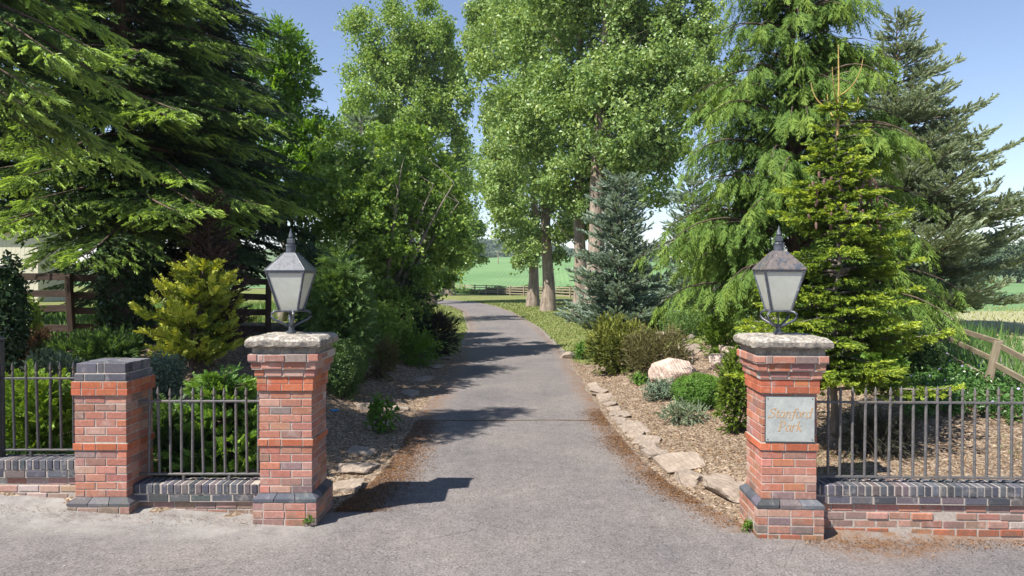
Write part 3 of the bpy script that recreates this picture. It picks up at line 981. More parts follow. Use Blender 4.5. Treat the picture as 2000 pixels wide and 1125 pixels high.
class Wood:
    def __init__(s): s.V, s.Q, s.n = [], [], 0
    def add(s, P, rad, n=6):
        V, Q = tube_np(np.asarray(P, float), np.asarray(rad, float), n)
        s.V.append(V); s.Q.append(Q + s.n); s.n += len(V)
    def obj(s, name, mat, parent):
        me = mesh_np(name, np.concatenate(s.V), np.concatenate(s.Q), mat, smooth=True)
        return link(name, me, parent)

def bez(p0, p1, p2, n=8):
    t = np.linspace(0, 1, n)[:, None]
    return p0 * (1 - t) ** 2 + 2 * p1 * t * (1 - t) + p2 * t * t

def trunk_path(r, base, top, wob=.12, n=14):
    t = np.linspace(0, 1, n)[:, None]
    P = base + (top - base) * t
    w = np.cumsum(r.normal(0, wob, (n, 3)), axis=0) * np.array([1, 1, 0]); w -= t * w[-1]
    w[0] = 0
    return P + w

def blob_points(r, blobs, n, shell=.55, lump=.22, clump=0, sig=.2):
    """cluster centres in a set of ellipsoids (c, radii); mostly near the skin"""
    vol = np.array([np.prod(b[1]) ** .72 for b in blobs]); cnt = np.maximum(3, (n * vol / vol.sum()).astype(int))
    P, O = [], []
    for (c, rad), k in zip(blobs, cnt):
        u = unit(r.normal(size=(k, 3)))
        rr = shell + (1 - shell) * r.uniform(0, 1, k) ** .6
        if clump:
            m = max(4, int(k / clump))
            us = unit(r.normal(size=(m, 3))); rs = shell + (1.06 - shell) * r.uniform(0, 1, m) ** .7
            w = r.uniform(.3, 1.6, m); pick_ = r.choice(m, k, p=w / w.sum())
            p = us[pick_] * rs[pick_][:, None] + r.normal(0, sig, (k, 3)) * np.array([1, 1, .75])
            P.append(np.array(c) + p * np.array(rad)); O.append(unit((p + (p - us[pick_] * rs[pick_][:, None]) * 1.6) / np.array(rad)))
            continue
        ph = r.uniform(0, 6, 6)
        lum = 1 + lump * (np.sin(u[:, 0] * 6 + ph[0]) * np.sin(u[:, 1] * 6 + ph[1]) + .7 * np.sin(u[:, 2] * 9 + ph[2]) * np.sin(u[:, 0] * 8 + ph[3]))
        P.append(np.array(c) + u * np.array(rad) * (rr * lum)[:, None]); O.append(unit(u / np.array(rad)))
    return np.concatenate(P), np.concatenate(O)

def broadleaf(name, label, cat, base, trunk_top, r0, blobs, mat, bark, seed, n_cl, leaf, per=9, tuft=.35, group=None,
              limbs=40, protos=None, twigs=0, lump=.22, shell=.55, extra_stems=0, limb_r=.05, clump=0, sig=.2):
    r = np.random.default_rng(seed)
    base = np.array(base, float); trunk_top = np.array(trunk_top, float)
    t = thing(name, label, cat, base, 0, group)
    L = lambda p: p - base
    W = Wood()
    P = trunk_path(r, base - np.array([0, 0, .15]), trunk_top)
    f = np.linspace(0, 1, len(P)); rad = r0 * (1 - f * .93) * (1 + .5 * np.exp(-f * 22))
    W.add(L(P), rad, 12)
    stems = [P]
    for k in range(extra_stems):
        a = r.uniform(0, 2 * math.pi); q = trunk_top + np.array([math.cos(a), math.sin(a), 0]) * np.linalg.norm(trunk_top - base) * r.uniform(.25, .5) - np.array([0, 0, 1]) * r.uniform(0, .25) * np.linalg.norm(trunk_top - base)
        P2 = bez(base - np.array([0, 0, .1]), base + (trunk_top - base) * .45 + (q - trunk_top) * .25, q, 10)
        W.add(L(P2), r0 * .75 * (1 - np.linspace(0, 1, 10) * .9), 7); stems.append(P2)
    C, O = blob_points(r, blobs, n_cl, shell, lump, clump, sig)
    keep = C[:, 2] > height(C[:, 0], C[:, 1]) + .15
    C, O = C[keep], O[keep]
    idx = r.choice(len(C), min(limbs, len(C)), replace=False)
    ends = []
    for i in idx:
        S_ = stems[r.integers(0, len(stems))]
        tgt = C[i]
        hz = np.clip((tgt[2] - base[2]) - np.linalg.norm(tgt[:2] - base[:2]) * r.uniform(.5, 1.1), .2 * (tgt[2] - base[2]), None) + base[2]
        j = int(np.argmin(np.abs(S_[:, 2] - hz)))
        p0 = S_[j]
        mid = (p0 + tgt) / 2 + np.array([0, 0, np.linalg.norm(tgt - p0) * .12]) + r.normal(0, .06, 3) * np.linalg.norm(tgt - p0)
        B = bez(p0, mid, tgt, 8)
        W.add(L(B), limb_r * (.35 + .13 * np.linalg.norm(tgt - p0)) * (1 - np.linspace(0, 1, 8) * .85), 5)
        ends.append(B)
    if twigs and ends:
        E = np.concatenate([b[4:] for b in ends])
        for i in r.choice(len(C), min(twigs, len(C)), replace=False):
            j = int(np.argmin(((E - C[i]) ** 2).sum(1)))
            if np.linalg.norm(E[j] - C[i]) < 2.2:
                W.add(L(bez(E[j], (E[j] + C[i]) / 2 + r.normal(0, .1, 3), C[i], 5)), np.linspace(limb_r * .3, limb_r * .08, 5), 4)
    W.obj("trunk", bark, t)
    if protos is None:
        protos = [proto_leaves(r, per, tuft, leaf) for _ in range(8)]
    d = unit(O + r.normal(0, .5, O.shape) + np.array([0, 0, .25]))
    tint = np.clip(.45 + .22 * r.normal(size=len(C)), 0, 1)
    st = stamp(r, protos, L(C), d, r.uniform(.75, 1.3, len(C)), r.uniform(0, 6.28, len(C)))
    leaf_obj("crown", mat, [st], [tint], t, r, .14)
    return t

def conifer(name, label, cat, base, H, prof, mat, bark, seed, group=None, z0=.5, spacing=.4, per=6, r0=.16, rise=.15, droop=.35, tipup=.15,
            sec_step=.15, sec_len=.42, sec_ang=52, shoot_step=.10, style="shoot", scale=1.0, tipfresh=.35, sec_droop=.1,
            lean=(0, 0), nl=.07, nw=.016, ns=10, slen=.16, azbias=None, zmax=None, bare=.18, hang=0.0, tbase=.25, leader=None, wood_n=5, prune=None, lvar=(.68, 1.14), sec_cap=.75, zjit=1.0):
    """trunk with whorls of boughs; boughs carry side twigs, twigs carry shoots or sprays"""
    r = np.random.default_rng(seed)
    base = np.array(base, float)
    t = thing(name, label, cat, base, 0, group)
    W = Wood()
    top = np.array([lean[0], lean[1], H])
    zt = np.linspace(-.15, H, 16)
    q_ = np.clip(zt / H, 0, 1) ** 1.5
    P = np.stack([top[0] * q_, top[1] * q_, zt], 1)
    P[1:-1, :2] += r.normal(0, .012 * H ** .5, (14, 2))
    W.add(P, np.maximum(r0 * (1 - np.clip(zt / H, 0, 1)) ** .85, .008) * (1 + .35 * np.exp(-np.clip(zt, 0, 9) * 5)), 9)
    pos, dr, sc, tn, sd = [], [], [], [], []
    z = z0
    while z < H - .05:
        f = z / H
        Lmax = prof(f)
        for b in range(per if f < .85 else max(3, per - 2)):
            az = r.uniform(0, 2 * math.pi) if azbias is None else azbias(r)
            L = Lmax * r.uniform(*lvar)
            zz = z + r.uniform(-.5, .5) * spacing * zjit
            if L < .06 or zz > H: continue
            o = np.array([math.cos(az), math.sin(az), 0])
            n = 10; s_ = np.linspace(0, 1, n)
            rs = rise if not callable(rise) else rise(f)
            zo = L * (rs * s_ - droop * s_ ** 2 + tipup * s_ ** 4) + r.normal(0, .05) * L * s_
            sw = r.normal(0, .10) * L * s_ ** 2
            sv = np.array([-o[1], o[0], 0])
            c0 = np.array([np.interp(zz, zt, P[:, 0]), np.interp(zz, zt, P[:, 1]), zz])
            B = c0 + o * (L * s_)[:, None] + sv * sw[:, None] + np.array([0, 0, 1.]) * zo[:, None]
            if prune is not None and prune(B[-1] + base, r): continue
            W.add(B, np.linspace(.010 + .012 * L, .004, n), wood_n)
            T = unit(np.gradient(B, axis=0))
            m = max(3, int(L / sec_step))
            u = np.clip(np.linspace(bare, 1.0, m) + r.normal(0, .3 / m, m), 0.05, 1)
            Pu = np.stack([np.interp(u, s_, B[:, k]) for k in range(3)], 1)
            Tu = unit(np.stack([np.interp(u, s_, T[:, k]) for k in range(3)], 1))
            for sg in (-1, 1):
                a = np.radians(sec_ang * r.uniform(.7, 1.15, m)) * sg
                d2 = unit(Tu * np.cos(a)[:, None] + sv * np.sin(a)[:, None] + np.array([0, 0, 1.]) * (r.normal(-sec_droop, .12, m))[:, None])
                l2 = np.minimum(sec_len * L * (1.08 - u), sec_cap) * r.uniform(.6, 1.1, m) + .06 * scale
                k = max(1, int(math.ceil(l2.max() / shoot_step)))
                v = (np.arange(k) + .5) * shoot_step
                mask = v[None] < l2[:, None]
                mask[:, 0] = True
                pp = Pu[:, None] + d2[:, None] * v[None, :, None] - np.array([0, 0, 1.]) * (hang * v[None] ** 2)[..., None]
                alt = np.where(np.arange(k) % 2 == 0, 1, -1)[None, :, None] * .45
                dd = unit(d2[:, None] + Tu[:, None] * .25 + np.cross(d2, [0, 0, 1.])[:, None] * alt + r.normal(0, .16, (m, k, 3)))
                fresh = (u[:, None] * .6 + .4 * (v[None] / (l2[:, None] + .01)))  # needles darken inward: older growth plus crown shade put into the tint
                pos.append(pp[mask]); dr.append(dd[mask]); sd.append(np.broadcast_to(sv, pp.shape)[mask])
                tn.append(np.clip(tbase + tipfresh * (fresh - .35) * 1.4 + r.normal(0, .05) , 0, 1)[mask]); sc.append(np.full(mask.sum(), scale))
            # end of the bough
            pos.append(B[-1:]); dr.append(T[-1:]); sd.append(sv[None]); tn.append(np.array([min(1, tbase + tipfresh)])); sc.append(np.array([scale]))
        z += spacing * r.uniform(.8, 1.2)
    pos, dr, sc, tn, sd = map(np.concatenate, (pos, dr, sc, tn, sd))
    sc = sc * r.uniform(.75, 1.25, len(sc))
    if leader:
        pl = np.stack([np.full(leader, top[0]), np.full(leader, top[1]), np.linspace(H * .93, H, leader)], 1)
        pos = np.concatenate([pos, pl]); dr = np.concatenate([dr, unit(r.normal(0, .5, (leader, 3)) + [0, 0, .8])])
        sc = np.concatenate([sc, np.full(leader, scale * .7)]); tn = np.concatenate([tn, np.full(leader, .6)]); sd = np.concatenate([sd, np.tile([1., 0, 0], (leader, 1))])
    if style == "shoot":
        pr = [proto_shoot(r, ns, slen, nl, nw) for _ in range(8)]
        st = stamp(r, pr, pos, dr, sc, r.normal(0, .5, len(pos)))
    elif style == "plume":
        pr = [proto_shoot(r, ns, slen, nl, nw, 28, 0.0) for _ in range(8)]
        dr = unit(dr + np.array([0, 0, .35]))
        st = stamp(r, pr, pos, dr, sc, r.uniform(0, 6.28, len(pos)))
    elif style == "spray":
        pr = [proto_frond(r, 6, slen, nl, nw, 42, -.25) for _ in range(8)]
        dr = unit(dr + np.array([0, 0, .45]) + r.normal(0, .2, dr.shape))
        st = stamp(r, pr, pos, dr, sc, r.uniform(0, 6.28, len(pos)))
    else:   # hanging sprays
        pr = [proto_frond(r, 7, slen, nl, nw) for _ in range(8)]
        dr = unit(dr * .5 + np.array([0, 0, -1.0]) + r.normal(0, .17, dr.shape))
        st = stamp(r, pr, pos, dr, sc, r.normal(0, .6, len(pos)))
    W.obj("trunk", bark, t)
    leaf_obj("crown", mat, [st], [tn], t, r)
    return t

def shrub(name, label, cat, base, rx, ry, h, mat, seed, n=900, style="plume", scale=1.0, group=None, lobes=7, up=.5, shell=.72, tbase=.35,
          stem_mat=None, nl=.07, nw=.016, ns=10, slen=.15, leaf=.05, per=7, peak=0.0, tilt=(0, 0), stems=7, fresh=.35, lowcut=.05, part="foliage"):
    """lobed mound of foliage on several stems"""
    r = np.random.default_rng(seed)
    base = np.array(base, float)
    t = thing(name, label, cat, base, 0, group)
    blobs = []
    for k in range(lobes):
        a = r.uniform(0, 2 * math.pi); q = r.uniform(.15, .62) ** .8
        zf = r.uniform(.30, .68)
        if peak: q *= (1.15 - zf)
        c = np.array([math.cos(a) * q * rx, math.sin(a) * q * ry, h * zf])
        s_ = r.uniform(.36, .58)
        rad = np.array([rx * s_, ry * s_, min(h * .36, h - c[2])])
        blobs.append((c, rad))
    blobs.append((np.array([tilt[0], tilt[1], h * .42]), np.array([rx * .78, ry * .78, h * .46])))
    if peak:
        blobs.append((np.array([tilt[0], tilt[1], h * .72]), np.array([rx * .38, ry * .38, h * .28])))
        blobs.append((np.array([tilt[0], tilt[1], h * .52]), np.array([rx * .6, ry * .6, h * .3])))
    P, O = blob_points(r, blobs, n, shell, .16)
    g = height(P[:, 0] + base[0], P[:, 1] + base[1]) - base[2]
    P[:, 2] = np.maximum(P[:, 2], g + lowcut + .08 * r.uniform(0, 1, len(P)) * h)
    W = Wood()
    for k in range(stems):
        i = r.integers(0, len(P))
        b0 = np.array([r.normal(0, .06) * rx, r.normal(0, .06) * ry, -.08])
        W.add(bez(b0, np.array([P[i, 0] * .4, P[i, 1] * .4, P[i, 2] * .6]), P[i] * .95, 6), np.linspace(.018 + .012 * h, .005, 6), 5)
    W.obj("stem", stem_mat or M["bark_dark"], t)
    d = unit(O + np.array([0, 0, up]) + r.normal(0, .3, O.shape))
    tint = np.clip(tbase + fresh * (np.clip(O[:, 2], -.3, 1)) * .4 + fresh * .5 * r.normal(0, .5, len(P)), 0, 1)  # paler where foliage faces up, darker where it faces down
    sc = scale * r.uniform(.7, 1.3, len(P))
    if style == "plume": pr = [proto_shoot(r, ns, slen, nl, nw, 30, 0) for _ in range(8)]
    elif style == "shoot": pr = [proto_shoot(r, ns, slen, nl, nw, 48, .4) for _ in range(8)]
    elif style == "frond": pr = [proto_frond(r, 6, slen, nl, nw) for _ in range(8)]
    elif style == "pinnate": pr = [proto_pinnate(r, 3, slen, nl, nw) for _ in range(8)]
    else: pr = [proto_leaves(r, per, slen * .55, leaf, .6) for _ in range(8)]
    st = stamp(r, pr, P, d, sc, r.uniform(0, 6.28, len(P)))
    leaf_obj(part, mat, [st], [tint], t, r, .12)
    return t

def blades(name, label, X, Y, hgt, wid, mat, seed, lean=.45, tint=None, cat="grass", parent=None, clump=1):
    """grass: every blade a narrow bent leaf; one object, nobody could count it"""
    r = np.random.default_rng(seed)
    n = len(X); Z = height(X, Y)
    P = np.stack([X, Y, Z - .01], 1)
    d = unit(np.stack([r.normal(0, lean, n), r.normal(0, lean, n), np.ones(n)], 1))
    a = r.uniform(0, 6.28, n); nn = np.stack([np.cos(a), np.sin(a), np.zeros(n)], 1)
    q = rhomb(P, d, unit(nn), hgt * r.uniform(.5, 1.3, n), wid * r.uniform(.7, 1.3, n), .3)
    t = np.repeat(np.clip((r.uniform(.1, .9, n) if tint is None else tint), 0, 1), 4)
    me = mesh_np(name, q.reshape(-1, 3), np.arange(n * 4).reshape(-1, 4), mat, t)
    return tag(link(name, me), label, cat, None, "stuff")
# ================================================================== the setting
def graded(lo, hi, step, far_lo, far_hi, g=1.13):
    a = list(np.arange(lo, hi + 1e-6, step)); s_ = step
    x = a[-1]
    while x < far_hi: s_ *= g; x += s_; a.append(x)
    s_ = step; x = a[0]
    while x > far_lo: s_ *= g; x -= s_; a.insert(0, x)
    return np.array(a)

gx = graded(-13, 13, .13, -1150, 1150)
gy = graded(6.8, 32, .13, -60, 1300, 1.05)
GX, GY = np.meshgrid(gx, gy)
GZ = height(GX, GY)
nx, ny = len(gx), len(gy)
idx = np.arange(nx * ny).reshape(ny, nx)
Q = np.stack([idx[:-1, :-1], idx[:-1, 1:], idx[1:, 1:], idx[1:, :-1]], -1).reshape(-1, 4)
rg = np.random.default_rng(3)
near = (np.abs(GX) < 13) & (GY > 7.6) & (GY < 30)
GZ = GZ + np.where(near & ((GX < el(GY) - .3) | (GX > er(GY) + .3)), rg.normal(0, .012, GZ.shape), 0)
me = mesh_np("ground", np.stack([GX, GY, GZ], -1), Q, M["ground"], smooth=True)
DL, DR = el(GY) - GX, GX - er(GY)
mulch = np.maximum(S(-.1, .1, DL) * S(30, 23, GY) * S(11.5, 10, DL), S(-.1, .1, DR) * S(26, 21, GY + .25 * DR) * S(6.6, 5.6, DR)) * S(7.2, 7.6, GY)
lawn = np.maximum(S(21, 26, GY) * S(.05, .35, DL), S(19.5, 23, GY + .1 * DR) * S(.05, .35, DR)) * S(11.5, 9, GX - GY * .05)
lawn = np.maximum(lawn, S(-10.2, -11, GX) * S(9, 11, GY))
field = np.maximum(S(103, 106, GY), S(34, 38, GY) * S(10, 12, GX))
hay = S(8.5, 10, GX - .1 * GY) * S(40, 35, GY + 0 * GX) * S(8, 10, GY)
for nme, w in (("mulch", mulch), ("lawn", lawn), ("field", field), ("hay", hay)):
    a = me.attributes.new(nme, 'FLOAT', 'POINT'); a.data.foreach_set("value", w.astype(np.float32).ravel())
g = link("ground", me); tag(g, "mulched banks, mown verges and green fields", None, None, "structure")

def sheet(name, X, Y, Z, mat, dust, litter):
    ny_, nx_ = X.shape
    ix = np.arange(nx_ * ny_).reshape(ny_, nx_)
    q = np.stack([ix[:-1, :-1], ix[:-1, 1:], ix[1:, 1:], ix[1:, :-1]], -1).reshape(-1, 4)
    me = mesh_np(name, np.stack([X, Y, Z], -1), q, mat, smooth=True)
    for n_, w in (("dust", dust), ("litter", litter)):
        a = me.attributes.new(n_, 'FLOAT', 'POINT'); a.data.foreach_set("value", np.clip(w, 0, 1).astype(np.float32).ravel())
    return tag(link(name, me), None, None, None, "structure")

# driveway
ys = np.unique(np.concatenate([np.arange(7.36, 30, .12), np.linspace(12.78, 13.06, 13), np.arange(30, 91, .35)]))
u = np.linspace(0, 1, 34)
YY = np.repeat(ys[:, None], len(u), 1)
e0, e1 = el(ys), er(ys)
wob = np.array([np.sin(ys * 2.1) + np.sin(ys * 5.3 + 1), np.sin(ys * 1.7 + 2) + np.sin(ys * 4.9)]) * .025
XX = (e0 + wob[0])[:, None] * (1 - u) + (e1 + wob[1])[:, None] * u
ZZ = height(XX, YY) + .0045 + .004 * S(7.5, 8.5, YY) + .05 * S(26, 55, YY)
dl = XX - (e0 + wob[0])[:, None]; dr = (e1 + wob[1])[:, None] - XX
lit = np.maximum(S(.62, .05, dl) * S(7.6, 8.2, YY), S(.48, .05, dr)) * (.55 + .45 * S(30, 9, YY))
lit = np.maximum(lit, 1.3 * np.exp(-((YY - 12.92 - .03 * np.sin(XX * 3)) / .035) ** 2))
dus = np.maximum(S(.7, .1, dl), S(.6, .1, dr)) * .35
sheet("driveway", XX, YY, ZZ, M["asphalt"], dus, lit)
# joint across the drive where two lengths of tarmac meet
xj = np.linspace(float(el(12.92)) + .05, float(er(12.92)) - .05, 60); rj = np.random.default_rng(5)
yj = 12.92 + .02 * np.sin(xj * 2.3) + rj.normal(0, .004, 60); wj = .016 + np.abs(rj.normal(0, .010, 60))
V = np.concatenate([np.stack([xj, yj - wj, np.full(60, .0125)], 1), np.stack([xj, yj + wj, np.full(60, .0125)], 1)])
Q = np.array([[i, i + 1, i + 61, i + 60] for i in range(59)])
tag(link("road_joint", mesh_np("road_joint", V, Q, m_simple("mossy_joint", (.04, .035, .03), (.13, .11, .06), 25, .95, .1, .3))), None, None, None, "structure")
# road in front of the gate
xs = graded(-9, 9, .16, -160, 160, 1.2); v = np.linspace(0, 1, 46)
yr = np.where(xs < -2.0, 7.93, np.where(xs > 2.35, 7.47, 7.365))
yr = np.interp(xs, xs, yr)
XX = np.repeat(xs[None], len(v), 0); YY = -6 + (yr[None] + 6) * (v[:, None] ** .55)
ZZ = height(XX, YY) + .004
dus = .85 * S(6.75, 7.3, YY) * S(-1.7, -2.3, XX) + .5 * S(6.9, 7.3, YY) * S(2.6, 3.2, XX) + .25 * S(6.2, 7.2, YY) * S(-1.5, -3, XX)
lit = S(6.75, 7.2, YY + .25 * np.sin(XX * 2.2)) * S(2.7, 3.4, XX) * .85
sheet("road", XX, YY, ZZ, M["road"], dus, lit)

# ------------------------------------------------------------------ walls, pillars, railings
LP, RP, SP = (-2.37, 7.77, 0.0), (2.83, 7.53, .01), (-4.36, 7.85, .09)
tall_pillar("tall brick gate pillar with shaded right side on the left of the drive", LP, R(-.6), 11, False)
tall_pillar("tall brick gate pillar carrying the grey name plaque", RP, R(-2.8), 41, True)
short_pillar("short brick pillar with flat blue brick top between two railings", SP, R(-.5), 71)
low_wall("low grey-pink brick wall left of the short pillar", -4.0, 0, 0, .625, -.1, 91, 0, (-4.36 - .272, 7.76, 0), 3, PALE)
low_wall("short low wall between the short pillar and the left gate pillar", 0, 1.437, 0, .375, -.2, 95, 0, (-4.36 + .277, 7.72, 0), 3, PALE)
low_wall("low brick wall running right from the plaque pillar", 0, 4.6, 0, .465, -.25, 99, R(-2.0), (2.83 + .273, 7.375, 0), 3, ROSE, True)
railing("black spiked railing on the wall left of the short pillar", -5.48 + .13 * np.arange(-7, 6), 7.87, .70, 1.49, 1.675, -6.5, -4.63, 5, M["iron"], 0, (0, 0, 0), [-5.3, -6.2])
railing("spiked railing between the short pillar and the left gate pillar", -3.985 + .12 * np.arange(0, 12), 7.83, .445, 1.245, 1.40, -4.09, -2.645, 6, M["iron_worn"], 0, (0, 0, 0), [-3.6, -3.1])
railing("long weathered spiked railing right of the plaque pillar", .20 + .125 * np.arange(0, 30), .10, .52, 1.30, 1.465, -.01, 4.5, 7, M["iron_worn"], R(-2.0), (3.10, 7.375, 0), [.5, 1.5, 2.5, 3.5])
mb = MB(1); mb.box(-.05, .05, -.05, .05, 0, 1.30, 0, bev=.006); mb.box(-.06, .06, -.06, .06, 1.30, 1.33, 0, bev=.008); mb.loft([[(-.045, -.045, 1.33), (.045, -.045, 1.33), (.045, .045, 1.33), (-.045, .045, 1.33)], [(-.01, -.01, 1.38), (.01, -.01, 1.38), (.01, .01, 1.38), (-.01, .01, 1.38)]])
ip = tag(mb.build("iron_post", M["iron"]), "thick black iron post at the left end of the railing", "iron post"); ip.location = (-5.66, 7.87, .60)

lantern("black lantern with flaking blue-black roof on the left gate pillar", (-2.40, 7.79, 2.008), R(-1), M["lampA"], 21, R(24))
lantern("lantern with brown rusty roof on the plaque pillar", (2.80, 7.53, 2.018), R(-3), M["lampB"], 22, R(43))

# name plaque
pq = thing("name_plaque", "square grey metal plaque lettered Stanford Park on the right pillar", "sign", (2.83, 7.53, 0.01), R(-2.8))
y0 = -.5525 / 2 - .005
mb = MB(2); mb.box(-.245, .245, y0 - .014, y0 - .0005, .925, 1.385, 0, bev=.003); mb.build("plate", M["plaque"], pq)
mb = MB(2)
for a, b in (((-.2465, .925), (-.2465, 1.385)), ((.2465, .925), (.2465, 1.385)), ((-.248, .9235), (.248, .9235)), ((-.248, 1.3865), (.248, 1.3865))):
    mb.beam((a[0], y0 - .008, a[1]), (b[0], y0 - .008, b[1]), .017, .005, 0, .001, up=(0, 0, 1) if a[0] != b[0] else (1, 0, 0))
mb.build("edge", M["plaque_edge"], pq)
mb = MB(3); lettering(mb, "Stanford", 0.0, 1.170, .060, y0 - .0162, .425)
mb.build("lettering", M["copper"], pq)
mb = MB(3); lettering(mb, "Park", 0.0, 1.035, .060, y0 - .0162, .235)
mb.build("lettering", M["copper"], pq)
for sx in (-.222, .222):
    for sz in (.948, 1.362):
        mb = MB(4); mb.tube([(sx, y0 - .013, sz), (sx, y0 - .017, sz)], .007, 10); mb.build("screw", M["iron_worn"], pq)

# ------------------------------------------------------------------ timber fences
def rail_fence(label, pts, mat, rails, post_h, seed, spacing=None, lean=.03, board=.10, thick=.035, post=.11, group=None, skip=(), name="timber_fence", sag=.02, front=-1):
    """posts at pts (x, y) on the ground; rails nailed to their face"""
    r = np.random.default_rng(seed)
    P = [np.array([x, y, gz(x, y)]) for x, y in pts]
    t = thing(name, label, "fence", P[0], 0, group)
    o = P[0]; tops = []
    for i, p in enumerate(P):
        d = (P[min(i + 1, len(P) - 1)] - P[max(i - 1, 0)]); d[2] = 0; d /= np.linalg.norm(d)
        ln = r.normal(0, lean, 2)
        top = p + np.array([ln[0] * post_h, ln[1] * post_h, post_h + r.normal(0, .02)])
        mb = MB(seed + i); mb.beam(p - o - np.array([0, 0, .3]), top - o, post, post * .8, 0, .008, up=d)
        mb.build("post", mat, t); tops.append((p, top, np.array([d[1], -d[0], 0]) * front))
    k = 0
    for i in range(len(P) - 1):
        for hz in rails:
            k += 1
            if (i, rails.index(hz)) in skip: continue
            def q(j): 
                p, tp, nrm = tops[j]
                return p + (tp - p) * ((hz + r.normal(0, sag)) / post_h) + nrm * (post * .4 + thick * .5 + .002) - o
            mb = MB(seed + 100 + k); mb.beam(q(i), q(i + 1), thick, board, 0, .005, ext=.03)
            mb.build("rail", mat, t)
    return t

FL = rail_fence("dark brown four-rail fence behind the tall conifers on the left", [(-14.2, 15.6), (-12.1, 15.75), (-9.72, 15.85), (-7.6, 16.4), (-5.9, 17.3)], M["wood_dark"], [.28, .66, 1.03, 1.40], 1.46, 200, board=.15, lean=.05, post=.15)
FR = rail_fence("weathered three-rail fence leaning along the bank on the right", [(7.15, 9.0), (7.62, 11.6), (8.75, 14.7), (10.0, 18.0), (11.2, 21.5)], M["wood_mid"], [.24, .50, .76], .84, 260, lean=.10, board=.09, thick=.035, post=.105, skip=((0, 0),), sag=.03, front=1)
fp = [(-30 + 1.9 * i, 113 - .42 * i) for i in range(0, 12)] + [(-7.2 + 1.75 * i, 108 - 3.0 * i) for i in range(0, 12)]
rail_fence("long pale post-and-rail fence beyond the bend of the drive", fp, M["wood_pale"], [.3, .62, .94, 1.24], 1.35, 300, board=.12, thick=.05, post=.17)

# ------------------------------------------------------------------ a shed, a pole
hs = thing("timber_shed", "cream timber shed half hidden behind the left conifers", "shed", (-28.9, 39, gz(-28.9, 39)), R(4))
mb = MB(5)
for i in range(26): mb.box(-3 + i * .231, -3 + i * .231 + .226, -.02, .02, 0, 3.9, 0, bev=.006)
for i in range(14): mb.box(-3.03, -2.99, .02 + i * .231, .24 + i * .231, 0, 3.9, 0, bev=.006)
for i in range(14): mb.box(2.99, 3.03, .02 + i * .231, .24 + i * .231, 0, 3.9, 0, bev=.006)
mb.build("wall", M["shed"], hs)
mb = MB(6); mb.add([(x, y, z + 1.2) for x, y, z in [(-3.3, -.35, 2.6), (3.3, -.35, 2.6), (3.3, 1.7, 3.7), (-3.3, 1.7, 3.7), (-3.3, 3.7, 2.6), (3.3, 3.7, 2.6), (-3.3, -.35, 2.72), (3.3, -.35, 2.72), (3.3, 1.7, 3.83), (-3.3, 1.7, 3.83), (-3.3, 3.7, 2.72), (3.3, 3.7, 2.72)]],
       [[0, 3, 2, 1], [3, 4, 5, 2], [6, 7, 8, 9], [9, 8, 11, 10], [0, 1, 7, 6], [4, 10, 11, 5], [1, 2, 8, 7], [2, 5, 11, 8], [0, 6, 9, 3], [3, 9, 10, 4]])
mb.build("roof", M["slate"], hs)
mb = MB(7); mb.box(.6, 1.5, -.06, -.024, .02, 2.05, 0, bev=.01); mb.build("door", M["slate"], hs)

def pole(label, px, py, D, ztop, arms=True):
    x = (px - 1000) * D / F; zb = gz(x, D); ht = CAM_H - (ztop - 540) * D / F - zb
    t = thing("telegraph_pole", label, "telegraph pole", (x, D, zb), R(20))
    mb = MB(8); mb.tube([(0, 0, -.5), (0, 0, ht)], [.17, .12], 10); mb.build("pole", M["pole"], t)
    if arms:
        mb = MB(9); mb.box(-1.0, 1.0, -.16, -.05, ht - .5, ht - .36, 0, bev=.01)
        mb.build("crossarm", M["pole"], t)
        for sx in (-.85, -.3, .3, .85):
            mb = MB(10); mb.tube([(sx, -.1, ht - .36), (sx, -.1, ht - .18)], [.05, .03], 8); mb.build("insulator", M["shed"], t)
    return t
pole("telegraph pole standing in the green field", 973, 545, 215, 489)

# ------------------------------------------------------------------ stones
r = np.random.default_rng(77)
ordw = ["first", "second", "third", "fourth", "fifth", "sixth", "seventh", "eighth", "ninth", "tenth", "eleventh", "twelfth", "thirteenth", "fourteenth", "fifteenth", "sixteenth", "seventeenth", "eighteenth", "nineteenth", "twentieth"]
yy = 8.05; i = 0
while yy < 19 and i < 18:
    ln = r.uniform(.34, .8) * (1.15 if i < 4 else .95); wd = r.uniform(.24, .52) * (1.2 if i < 4 else 1)
    y = yy + ln / 2; x = float(er(y)) + .08 + wd / 2 + r.normal(0, .03)
    slope = math.atan2(float(er(y + .4) - er(y - .4)), .8)
    hgt = (.26 if i < 5 else .16) * r.uniform(.8, 1.2)
    rock(f"flat sandstone edging slab, {ordw[i]} from the plaque pillar along the right of the drive", (x, y, gz(x, y) - .02), (wd, ln, hgt), 500 + i, M["rock_slab"],
         -slope + r.normal(0, .22), .6, "edging stone", "edging_stone", 7, "stone edging of the drive's right side", (r.normal(0, .10), r.normal(0, .12)), .34)
    yy += ln * .96 + .02; i += 1
for i, (px, py, sx, sy, sz) in enumerate([(678, 955, .55, .42, .2), (690, 918, .60, .6, .2), (705, 885, .45, .5, .16), (742, 835, .42, .55, .14), (772, 800, .5, .6, .16), (800, 770, .42, .7, .15),
                                         (828, 742, .45, .8, .18), (850, 718, .5, .8, .2), (868, 700, .45, .8, .2)]):
    p = hit(px, py)
    rock(f"flat grey edging stone, {ordw[i]} from the left gate pillar along the left of the drive", (min(p[0], float(el(p[1])) - sx * .42), p[1], p[2] - .02), (sx, sy, sz), 560 + i, M["rock_slab"], r.normal(0, .3), 1.0, "edging stone", "edging_stone", 8,
         "stone edging of the drive's left side", (r.normal(0, .06), r.normal(0, .06)), .3)
